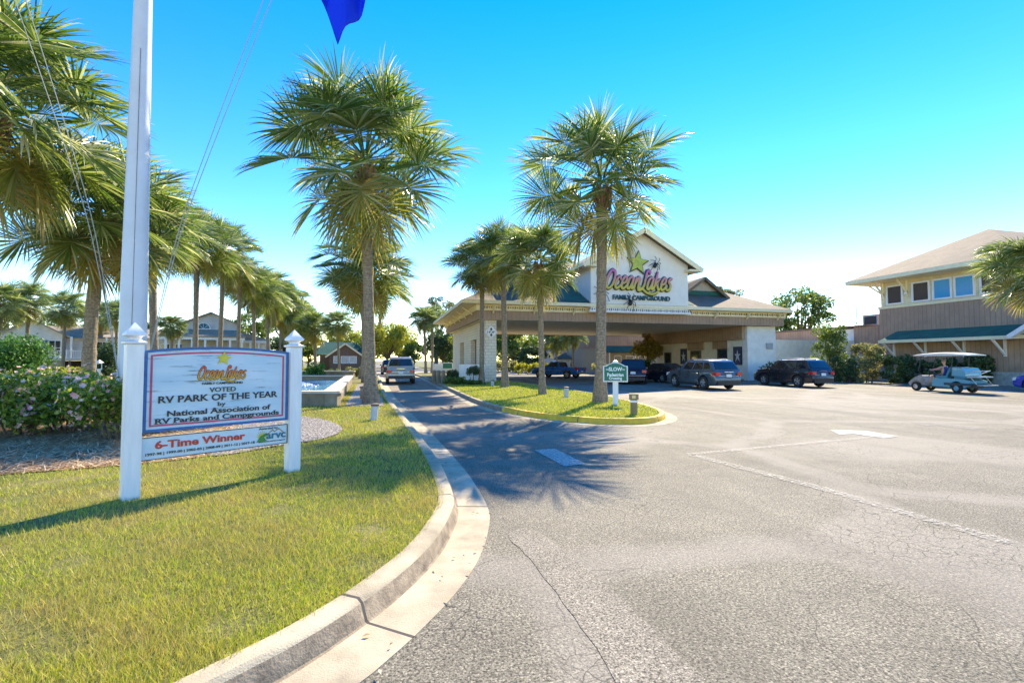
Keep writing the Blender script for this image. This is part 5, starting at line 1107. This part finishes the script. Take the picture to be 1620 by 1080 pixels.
def car(name, label, cat, p, heading, L, W, H, mat, roof=(.55, -1.75, .10), prof=None, wr=.35, wx=(1.38, -1.33), clear=.24, belt=.98, hood=.98, ws=.95, tail=-.12, cladding=True, group=None, rails=False, bed=None, lights=True, cab_rear=None, reddish=None, sidewin=3):
    """local x forward, y left, z up; heading = angle of local x in the world"""
    c = thing(name, label, cat, p, heading, group); hl = L / 2; hw = W / 2
    bf, br = wx
    if prof is None:
        prof = [(hl - .1, clear + .06), (hl, clear + .18), (hl - .02, hood - .32), (hl - .14, hood - .16), (hl - .5, hood - .04), (ws + .15, hood + .06), (ws, belt + .02), (0, belt), (-hl + .5, belt + .03), (-hl + .16, belt + .04), (-hl + .06, belt - .08), (-hl + .03, .72), (-hl - .01, .62), (-hl, clear + .22), (-hl + .12, clear + .06)]
    bot = []; ra = wr * 1.17                                       # wheel arches cut into the lower edge, rear to front
    zb = clear; 
    for xc in (br, bf):
        for k in range(0, 13):
            a = math.pi - math.pi * k / 12; bot.append((xc + ra * math.cos(a), max(zb, wr + ra * math.sin(a))) if k not in (0, 12) else (xc + ra * math.cos(a), zb))
    poly = prof + bot; n = len(poly)
    cxm = 0; rings = [(-1, .045), (-.985, .012), (-.93, 0), (.93, 0), (.985, .012), (1, .045)]
    vs = []
    A_ = [Vector(q) for q in poly]
    area = sum(a.x * b.y - b.x * a.y for a, b in zip(A_, A_[1:] + A_[:1])); sgn_ = 1 if area > 0 else -1
    for yf, ins in rings:
        for i in range(n):
            a, q, b = A_[i - 1], A_[i], A_[(i + 1) % n]; t_ = (b - a); t_ = t_ / (t_.length + 1e-9); nn = Vector((-t_.y, t_.x)) * sgn_; z_ = q + nn * ins
            tx = max(0, abs(z_.x) - hl * .52) / (hl * .48); wy = 1 - .13 * tx ** 2.2 - .05 * max(0, (z_.y - .72) / .4) ** 1.5
            vs.append((z_.x, yf * hw * wy, z_.y))
    fs = [tuple(range(n)), tuple(range(5 * n, 6 * n))] + [(r * n + i, r * n + (i + 1) % n, (r + 1) * n + (i + 1) % n, (r + 1) * n + i) for r in range(5) for i in range(n)]
    mb = MB(); mb.add(vs, fs, 0, True); body = mb.build('body', mat, c, 38)
    rx0, rx1, rake = roof; bz = belt - .005; g0 = (ws, bz); g1 = (cab_rear if cab_rear is not None else -hl + .12, bz + .03)
    yb_, yr_ = hw * .93, hw * .74; rings = []
    def ring(xf, xr, y, z): return [(xf, -y, z), (xf + .04, 0, z), (xf, y, z), ((xf + xr) / 2, y * 1.0, z + .0), (xr, y, z + .0), (xr - .04, 0, z), (xr, -y, z), ((xf + xr) / 2, -y, z)]
    hz = H
    lv = [ring(g0[0], g1[0], yb_, bz), ring(rx0 + .05, rx1 - .05, yr_ + .02, hz - .09), ring(rx0 - .02, rx1 + .02, yr_ - .03, hz - .035), ring(rx0 - .16, rx1 + .16, yr_ - .16, hz), ]
    vs = [q for l in lv for q in l]; k8 = 8; fs = [(i * 8 + j, i * 8 + (j + 1) % 8, i * 8 + 8 + (j + 1) % 8, i * 8 + 8 + j) for i in range(3) for j in range(8)] + [tuple(range(24, 32))]
    cab = MB().add(vs, fs, 0, True).build('cabin', mat, c, 30)
    # glass: quads laid just outside the pillars of the cabin
    def P3(a, b, s): return Vector(a).lerp(Vector(b), s)
    def pane(nm, c00, c10, c11, c01, out):
        m = MB(); q = [Vector(v) + Vector(out) * .008 for v in (c00, c10, c11, c01)]; m.add(q + [v - Vector(out) * .014 for v in q], [(0, 1, 2, 3), (4, 7, 6, 5), (0, 4, 5, 1), (1, 5, 6, 2), (2, 6, 7, 3), (3, 7, 4, 0)]); return m.build(nm, CGLASS, c)
    for s in (-1, 1):
        b0, b1 = Vector((g0[0], s * yb_, bz)), Vector((g1[0], s * yb_, bz + .03)); t0, t1 = Vector((rx0 + .05, s * (yr_ + .02), hz - .09)), Vector((rx1 - .05, s * (yr_ + .02), hz - .09))
        def at(u, v): return (b0.lerp(b1, u)).lerp(t0.lerp(t1, u), v)
        cuts = {3: [(.075, .37), (.40, .68), (.71, .93)], 2: [(.085, .48), (.53, .93)], 1: [(.1, .9)]}[sidewin]
        for k, (u0, u1) in enumerate(cuts):
            v1 = .89; sl0 = .02 if k == 0 else 0; pane('side_window', at(u0 + (.03 if k == 0 else 0), .1), at(u1 - (.02 if k == 2 else 0), .1 if k < 2 else .16), at(u1 - (.05 if k == len(cuts) - 1 else 0), v1), at(u0 + .015, v1), (0, s, .25))
    f = .1
    def front_pt(u, v): a = Vector((g0[0], -yb_, bz)).lerp(Vector((g0[0], yb_, bz)), u); b = Vector((rx0 + .05, -yr_ - .02, hz - .09)).lerp(Vector((rx0 + .05, yr_ + .02, hz - .09)), u); q = a.lerp(b, v); q.x += .04 * (1 - abs(2 * u - 1)); return q
    def rear_pt(u, v): a = Vector((g1[0], -yb_, bz + .03)).lerp(Vector((g1[0], yb_, bz + .03)), u); b = Vector((rx1 - .05, -yr_ - .02, hz - .09)).lerp(Vector((rx1 - .05, yr_ + .02, hz - .09)), u); q = a.lerp(b, v); q.x -= .04 * (1 - abs(2 * u - 1)); return q
    for nm, fn_, o in (('windscreen', front_pt, (1, 0, .6)), ('rear_window', rear_pt, (-1, 0, .4))):
        m = MB(); vs = []; ov = Vector(o).normalized() * .012
        for v in (.13, .9):
            for u in (.06, .28, .5, .72, .94): vs.append(fn_(u, v) + ov)
        m.add(vs, [(i, i + 1, i + 6, i + 5) for i in range(4)], 0, True); m.build(nm, CGLASS, c)
    # lower cladding, bumpers, lights, plate, mirrors, handles, seams
    und = MB(); und.box((0, 0, clear + .16), (L * .86, W * .62, .2)); und.build('underbody', BLACKP, c)
    tw = hw * .87
    if cladding:
        MB().box((-hl - .005, 0, clear + .14), (.1, W * .80, .2)).build('rear_bumper', BLACKP, c); MB().box((hl - .02, 0, clear + .12), (.1, W * .78, .16)).build('front_bumper', BLACKP, c)
        for s in (-1, 1): MB().box(((bf + br) / 2, s * (hw - .01), clear + .06), (bf - br - ra * 2.1, .05, .13)).build('side_sill', BLACKP, c)
    if lights:
        for s in (-1, 1):
            m = MB(); m.prism([(-hl - .015, .80), (-hl + .02, .99), (-hl + .30, .94), (-hl + .34, .88), (-hl + .04, .78)], .1, M=Matrix(((1, 0, 0, 0), (0, 0, 1, s * hw * .875 - .05), (0, 1, 0, 0), (0, 0, 0, 1)))); m.box((-hl + .0, s * hw * .74, .89), (.05, .26, .17)); m.build('tail_light', REDLENS, c)
            m = MB(); m.prism([(hl - .03, hood - .36), (hl - .08, hood - .18), (hl - .42, hood - .12), (hl - .36, hood - .24)], .1, M=Matrix(((1, 0, 0, 0), (0, 0, 1, s * hw * .86 - .05), (0, 1, 0, 0), (0, 0, 0, 1)))); m.box((hl - .05, s * hw * .70, hood - .27), (.06, .3, .14)); m.build('headlight', CLEARLENS, c)
        m = MB(); m.box((hl - .015, 0, hood - .33), (.05, W * .42, .16)); m.build('grille', BLACKP, c)
    m = MB(); m.box((-hl - .012, 0, .80 if not bed else .62), (.03, .34, .16)); m.build('licence_plate', M('plate_white', (.7, .72, .72), .5, .1), c)
    for s in (-1, 1):
        m = MB(); m.box((ws - .12, s * (hw + .06), belt + .08), (.12, .18, .13)); m.bar((ws - .12, s * (hw - .08), belt + .04), (ws - .12, s * (hw + .04), belt + .06), .05, .04); m.build('side_mirror', mat if not bed else BLACKP, c)
        m = MB()
        for xh in ((.15, -.75) if sidewin > 1 else (-.05,)): m.box((xh, s * (hw - .005), belt - .13), (.17, .03, .03))
        m.build('door_handle', mat, c)
        for xs in (([ws - .12, .02 + .0, -.95] if sidewin > 1 else [ws - .1, -.12])): MB().box((xs, s * (hw - .022), (belt + clear) / 2 + .05), (.012, .05, belt - clear - .22)).build('door_seam', BLACKP, c)
    m = MB(); m.box((-hl + .02, 0, belt - .3), (.04, W * .72, .012)); m.box((-hl + .0, 0, belt - .08), (.05, .6, .025)); m.build('tailgate_trim', CHROME if rails else BLACKP, c)
    if rails:
        m = MB(); 
        for s in (-1, 1): m.tube([(rx0 - .2, s * (yr_ - .1), hz - .02), (rx0 - .3, s * (yr_ - .1), hz + .05), (rx1 + .35, s * (yr_ - .1), hz + .05), (rx1 + .2, s * (yr_ - .1), hz - .02)], .022, 6)
        m.build('roof_rail', ALLOY, c)
    for x in wx:
        for s in (-1, 1): wheel(c, x, s * (hw - .115), wr, .23, s)
    return c
def hd(cx_, cy_): v = RV_ * cx_ + FH * cy_; return math.atan2(v.y, v.x)
def pc(px, d): return base_at(px, d, .005)
GREY_P = paint('grey_car_paint', (.11, .135, .15), .45); NAVY_P = paint('black_car_paint', (.025, .026, .034)); MAROON_P = paint('maroon_car_paint', (.03, .008, .012)); BLUE_P = paint('blue_truck_paint', (.015, .13, .42), .1); SILV_P = paint('pewter_paint', (.44, .39, .32), .35); BBLUE_P = paint('bright_blue_paint', (.012, .05, .45))
car('suv', 'grey crossover with red tail lights parked nearest to the canopy entrance', 'car', pc(1109, 29.2), hd(-.28, .96), 4.68, 1.88, 1.68, GREY_P, (.38, -1.80, .1), belt=1.08, hood=1.07, wr=.37, rails=True, group='cars parked by the office')
car('suv', 'black crossover with roof rails parked near the two storey building', 'car', pc(1251, 31.6), hd(-.27, .96), 4.75, 1.84, 1.70, NAVY_P, (.40, -1.82, .1), belt=1.09, hood=1.08, wr=.37, rails=True, group='cars parked by the office')
car('sedan', 'dark sedan half hidden by the grey crossover', 'car', pc(1043, 37.5), hd(-.40, .92), 4.8, 1.84, 1.44, NAVY_P, (.05, -1.25, .1), belt=.93, hood=.90, ws=.95, clear=.18, wr=.33, cladding=False, sidewin=2, group='cars parked by the office')
car('suv', 'dark maroon minivan seen from behind just right of the slow sign', 'car', pc(1000, 35.5), hd(.22, .97), 4.9, 1.95, 1.74, MAROON_P, (.6, -1.95, .1), belt=1.0, hood=.98, group='cars parked by the office')
car('suv', 'boxy pewter sport utility driving away down the entry lane', 'car', pc(633, 35.8), hd(-.245, .97), 5.2, 2.0, 1.88, SILV_P, (.55, -2.25, .1), belt=1.16, hood=1.12, wr=.39, clear=.36, wx=(1.6, -1.5), rails=True)
car('suv', 'small dark vehicle far ahead on the lane beyond the pewter one', 'car', pc(616, 58), hd(-.3, .95), 4.6, 1.85, 1.75, NAVY_P, (.45, -1.8, .1), belt=1.02)
car('sedan', 'bright blue car entering at the right edge of the picture', 'car', pc(1702, 24.6), hd(-.24, .97), 4.4, 1.76, 1.46, BBLUE_P, (.1, -1.2, .1), belt=.93, hood=.90, clear=.18, wr=.32, cladding=False, sidewin=2)
# pickup: cab forward, bed behind closed by a dark slab
hl = 2.55; cl = .34
pk = [(hl - .1, cl + .06), (hl, cl + .2), (hl - .02, .78), (hl - .1, .9), (hl - .4, .98), (.95, 1.02), (.8, 1.0), (-.5, 1.0), (-.52, 1.0), (-hl + .05, 1.0), (-hl, .95), (-hl, cl + .14), (-hl + .1, cl + .06)]
pt = car('pickup_truck', 'old blue pickup truck crossing beyond the canopy shade', 'truck', pc(883, 46), hd(-.80, .60), 5.1, 1.85, 1.58, BLUE_P, (.35, -.42, .1), prof=pk, wr=.36, wx=(1.6, -1.45), clear=cl, belt=1.0, hood=.98, ws=.85, cladding=False, bed=True, cab_rear=-.62, sidewin=1, lights=True)
solid('bed_shade_slab', M('truck_bed_dark', (.01, .02, .06)), pt, (-2.45, -.75, -.78, .78, .985, 1.012)); solid('bumper', CHROME, pt, (-2.66, -2.56, -.85, .85, .45, .6)); solid('side_trim', CHROME, pt, (-2.4, 2.3, -.935, -.925, .70, .73), (-2.4, 2.3, .925, .935, .70, .73))  # slab's dark colour stands in for the shade inside an open bed

# ---- golf cart with its driver
CARTP = paint('cart_blue', (.13, .36, .44), .0, .35); SEATM = M('seat_teal', (.05, .22, .28), .6, .1); FRM = M('cart_frame_dark', (.05, .06, .065), .6, .2); HOODM = M('worn_cart_cowl', (.30, .27, .25), .45, .45, 7); CROOF = M('cart_roof_white', (.72, .71, .66), .4, .06)
gc_p = pc(1496, 25.6); gc = thing('golf_cart', 'pale blue golf cart with white roof driving past the dark hedge', 'golf cart', gc_p, hd(-.22, .975))
def sideprism(poly, y0, y1): return MB().prism(poly, y1 - y0, M=Matrix(((1, 0, 0, 0), (0, 0, 1, y0), (0, 1, 0, 0), (0, 0, 0, 1))))
arch = lambda xc, r, z: [(xc + r * math.cos(a), z + r * math.sin(a)) for a in np.linspace(0, math.pi, 9)]
b_ = sideprism([(-1.45, .36), (-1.5, .62), (-1.2, .70), (-.55, .72), (.18, .70), (.30, .55), (.30, .30), (-.42, .28)] + arch(-.85, .33, .26) + [(-1.25, .30)], -.56, .56); b_.build('body', CARTP, gc)
cw = MB(); prof_ = [(.62, .30), (.70, .55), (.78, .80), (.95, .86), (1.25, .72), (1.52, .5), (1.60, .38), (1.5, .3)] + arch(1.15, .29, .24) + [(.84, .3)]
cw = sideprism(prof_, -.5, .5); cw.build('front_cowl', HOODM, gc); solid('floor', FRM, gc, (-1.4, 1.3, -.5, .5, .27, .33)); solid('rear_fender', FRM, gc, (-1.55, -.3, -.6, -.565, .38, .5), (-1.55, -.3, .565, .6, .38, .5), (-1.72, -1.45, -.5, .5, .34, .5))
solid('seat', SEATM, gc, (-.42, .12, -.54, .54, .72, .86), (-1.25, -.75, -.54, .54, .72, .84)); m = MB(); m.bar((-.40, 0, .86), (-.56, 0, 1.22), 1.06, .10); m.bar((-.68, 0, .84), (-.60, 0, 1.30), 1.06, .12); m.build('backrest', SEATM, gc)
m = sideprism([(-.60, .86), (-.66, 1.30), (-1.12, 1.26), (-1.26, 1.05), (-1.25, .84)], -.54, .54); m.build('rear_seat_cover', CARTP, gc)
rfm = MB(); N = 9
vs = []
for zoff in (0, 1):
    for i in range(N):
        for j in range(6):
            u, v = i / (N - 1) * 2 - 1, j / 5 * 2 - 1; zz = 1.92 + (.10 * (1 - u * u) + .05 * (1 - v * v) if zoff else 0) - (.03 if not zoff else 0); vs.append((-.12 + u * 1.38 * (1 - .03 * v * v), v * .62 * (1 - .06 * u * u), zz))
o6 = N * 6; fs = [(i * 6 + j, i * 6 + j + 1, i * 6 + j + 7, i * 6 + j + 6) for i in range(N - 1) for j in range(5)]; fs2 = [tuple(q + o6 for q in f) for f in fs]
ed = [i * 6 for i in range(N)] + [(N - 1) * 6 + j for j in range(1, 6)] + [i * 6 + 5 for i in range(N - 2, -1, -1)] + [j for j in range(4, 0, -1)]
rfm.add(vs, fs + fs2 + [(ed[k], ed[(k + 1) % len(ed)], ed[(k + 1) % len(ed)] + o6, ed[k] + o6) for k in range(len(ed))], 0, True); rfm.build('roof', CROOF, gc)
m = MB()
for s in (-1, 1): MB().tube([(.86, s * .5, .8), (1.02, s * .5, 1.1), (.82, s * .52, 1.93)], .018, 6).build('roof_strut', FRM, gc); MB().tube([(-.62, s * .56, .7), (-.66, s * .57, 1.3), (-.75, s * .55, 1.93)], .018, 6).build('roof_strut', FRM, gc)
m = MB()
m.tube(spline([(-1.25, .5, .95), (-1.62, .5, 1.12), (-1.72, .3, 1.12), (-1.72, -.3, 1.12), (-1.62, -.5, 1.12), (-1.25, -.5, .95)], 4), .022, 6); m.tube([(-1.3, .5, .8), (-1.75, .5, .82), (-1.75, -.5, .82), (-1.3, -.5, .8)], .025, 6)
for s in (-1, 1): m.tube([(-1.45, s * .5, .82), (-1.72, s * .5, .46)], .02, 6)
m.build('rear_rail', M('rail_pale', (.5, .5, .46), .4, .1), gc); solid('rear_platform', M('rail_pale', (.5, .5, .46)), gc, (-2.0, -1.5, -.48, .48, .40, .44), (-1.75, -1.28, -.45, .45, .81, .86))
m = MB(); m.tube([(.72, .22, .78), (.50, .22, 1.06)], .02, 6); ring_ = [Vector((.50, .22, 1.06)) + Vector((.6, 0, .75)).normalized() * (.17 * math.cos(a)) + Vector((0, 1, 0)) * (.17 * math.sin(a)) for a in np.linspace(0, 2 * math.pi, 17)]; m.tube(ring_, .016, 6, cap=False); m.build('steering_wheel', BLACKP, gc)
for x in (1.15, -.85):
    for s in (-1, 1):
        t_ = MB().lathe([(.13, -.09), (.21, -.09), (.235, -.05), (.235, .05), (.21, .09), (.13, .09), (.12, 0), (.13, -.09)], (x, s * .5, .235), 20, axis='Y').build('wheel', RUBBER, gc); MB().lathe([(0, 0), (.13, 0), (.14, .07), (.10, .065), (.05, .08), (0, .09)], (x, s * .5, .235), 14, axis='Y', M=Matrix.Scale(s, 3, (0, 1, 0))).build('rim', ALLOY if x > 0 else CARTP, t_)
for s in (-1, 1): MB().lathe([(.07, 0), (.075, .02), (.05, .05), (0, .06)], (1.38, s * .33, .62), 10, M=Matrix.Rotation(R(60), 3, 'Y')).build('headlight', CLEARLENS, gc)

def skin_fig(name, verts, edges, radii, mat, parent, root=0, sub=2):
    me = bpy.data.meshes.new(name); me.from_pydata(verts, edges, []); o = link(name, me, parent); me.materials.append(mat)
    sk = o.modifiers.new('skin', 'SKIN'); sk.use_smooth_shade = True; sk.branch_smoothing = .6
    for v, r_ in zip(me.skin_vertices[0].data, radii): v.radius = r_ if hasattr(r_, '__len__') else (r_, r_)
    me.skin_vertices[0].data[root].use_root = True
    if sub: s_ = o.modifiers.new('sub', 'SUBSURF'); s_.levels = sub; s_.render_levels = sub
    return o
SKIN = M('skin', (.50, .29, .20), .55, .08, 6); SHIRT = M('blue_tank_top', (.015, .06, .28), .85, .15); SHORTS = M('dark_teal_shorts', (.02, .06, .09), .9, .2); HAIRM = M('sandy_hair', (.22, .14, .08), .8, .3)
# seated driver, local axes as the cart's: hip on the seat, arms out to the wheel
hip = Vector((-.07, .24, .86)); V_ = []; E_ = []; R_ = []
def node(p, r_, par=None):
    V_.append(tuple(p)); R_.append(r_); i = len(V_) - 1
    if par is not None: E_.append((par, i))
    return i
r0 = node(hip, (.15, .13)); w1 = node(hip + Vector((-.04, 0, .2)), (.13, .12), r0); ch_ = node(hip + Vector((-.07, 0, .38)), (.15, .13), w1); nk = node(hip + Vector((-.05, 0, .53)), .055, ch_); n2 = node(hip + Vector((-.02, 0, .60)), .052, nk); hd1 = node(hip + Vector((.0, 0, .68)), (.083, .095), n2); hd2 = node(hip + Vector((.0, 0, .78)), (.08, .09), hd1)
wheelp = Vector((.46, .22, 1.12))
for s in (-1, 1):
    sh = node(hip + Vector((-.06, s * .17, .46)), .062, ch_); el = node(hip + Vector((.17, s * .24, .34)), .045, sh); wr_ = node(Vector((.44, .22 + s * .15, 1.14)), .03, el); pm = node(Vector((.50, .22 + s * .15, 1.15)), (.022, .036), wr_)
    th_ = node(hip + Vector((.06, s * .1, -.02)), .092, r0); kn = node(Vector((.42, .24 + s * .13, .84)), .065, th_); an_ = node(Vector((.55, .24 + s * .12, .45)), .042, kn); ft_ = node(Vector((.72, .24 + s * .12, .39)), (.04, .03), an_)
pr_ = thing('person', 'person in a blue tank top with arms stretched out driving the golf cart', 'person', gc_p, gc.rotation_euler.z); body = skin_fig('body', V_, E_, R_, SKIN, pr_)
V_, E_, R_ = [], [], []
for s in (-1, 1):                                                  # fingers closed round the wheel rim
    pm0 = Vector((.50, .22 + s * .15, 1.155))
    for k in range(4):
        d_ = Vector((-.25, 0, .9)).normalized() * (.028 * (k - 1.5) * .8); a = node(pm0 + d_, .0095); b1 = node(pm0 + d_ + Vector((.035 + .004 * (k % 2), -s * .006, -.008)), .009, a); c1 = node(pm0 + d_ + Vector((.045, -s * .022, -.026)), .008, b1); e1 = node(pm0 + d_ + Vector((.022, -s * .036 - .002 * k, -.034)), .007, c1)
    a = node(pm0 + Vector((-.02, -s * .012, .02)), .011); b1 = node(pm0 + Vector((.0, -s * .04, .03)), .0095, a); node(pm0 + Vector((.02, -s * .05, .01)), .008, b1)
me = bpy.data.meshes.new('fingers'); 
fo_ = skin_fig('hand', V_, E_, R_, SKIN, pr_, 0, 1)
for i in range(0, len(V_)):
    if i % 19 in (0, 4, 8, 12, 16): fo_.data.skin_vertices[0].data[i].use_root = True
V_, E_, R_ = [], [], []
a = node(hip + Vector((0, 0, -.02)), (.165, .145)); b1 = node(hip + Vector((-.04, 0, .2)), (.148, .135), a); c1 = node(hip + Vector((-.07, 0, .40)), (.162, .142), b1); 
for s in (-1, 1): node(hip + Vector((-.065, s * .13, .475)), .062, c1)
skin_fig('shirt', V_, E_, R_, SHIRT, pr_, 0, 2)
V_, E_, R_ = [], [], []
a = node(hip + Vector((-.02, 0, -.03)), (.155, .13))
for s in (-1, 1): b1 = node(hip + Vector((.1, s * .105, -.02)), .108, a); node(hip + Vector((.44, s * .125, -.04)), .088, b1)
skin_fig('shorts', V_, E_, R_, SHORTS, pr_, 0, 2)
hh = hip + Vector((.005, 0, .735)); m = MB(); m.lathe([(.098, -.01), (.102, .03), (.092, .075), (.06, .112), (0, .125)], (hh.x - .02, hh.y, hh.z), 16); m.build('hair', HAIRM, pr_); m = MB()
m.lathe([(0, 0), (.014, .008), (.018, .03), (.006, .06)], (hh.x + .09, hh.y, hh.z - .06), 8); m.build('nose', SKIN, pr_)
for s in (-1, 1): MB().lathe([(0, 0), (.03, .008), (.022, .018), (0, .02)], (hh.x, hh.y + s * .085, hh.z - .03), 10, axis='Y', M=Matrix.Scale(s, 3, (0, 1, 0))).build('ear', SKIN, pr_); MB().lathe([(.0, -.012), (.012, 0), (0, .012)], (hh.x + .088, hh.y + s * .033, hh.z - .012), 8).build('eye', BLACKP, pr_)
MB().box((hh.x + .09, hh.y, hh.z - .075), (.012, .045, .01)).build('mouth', M('lip', (.35, .12, .1)), pr_)
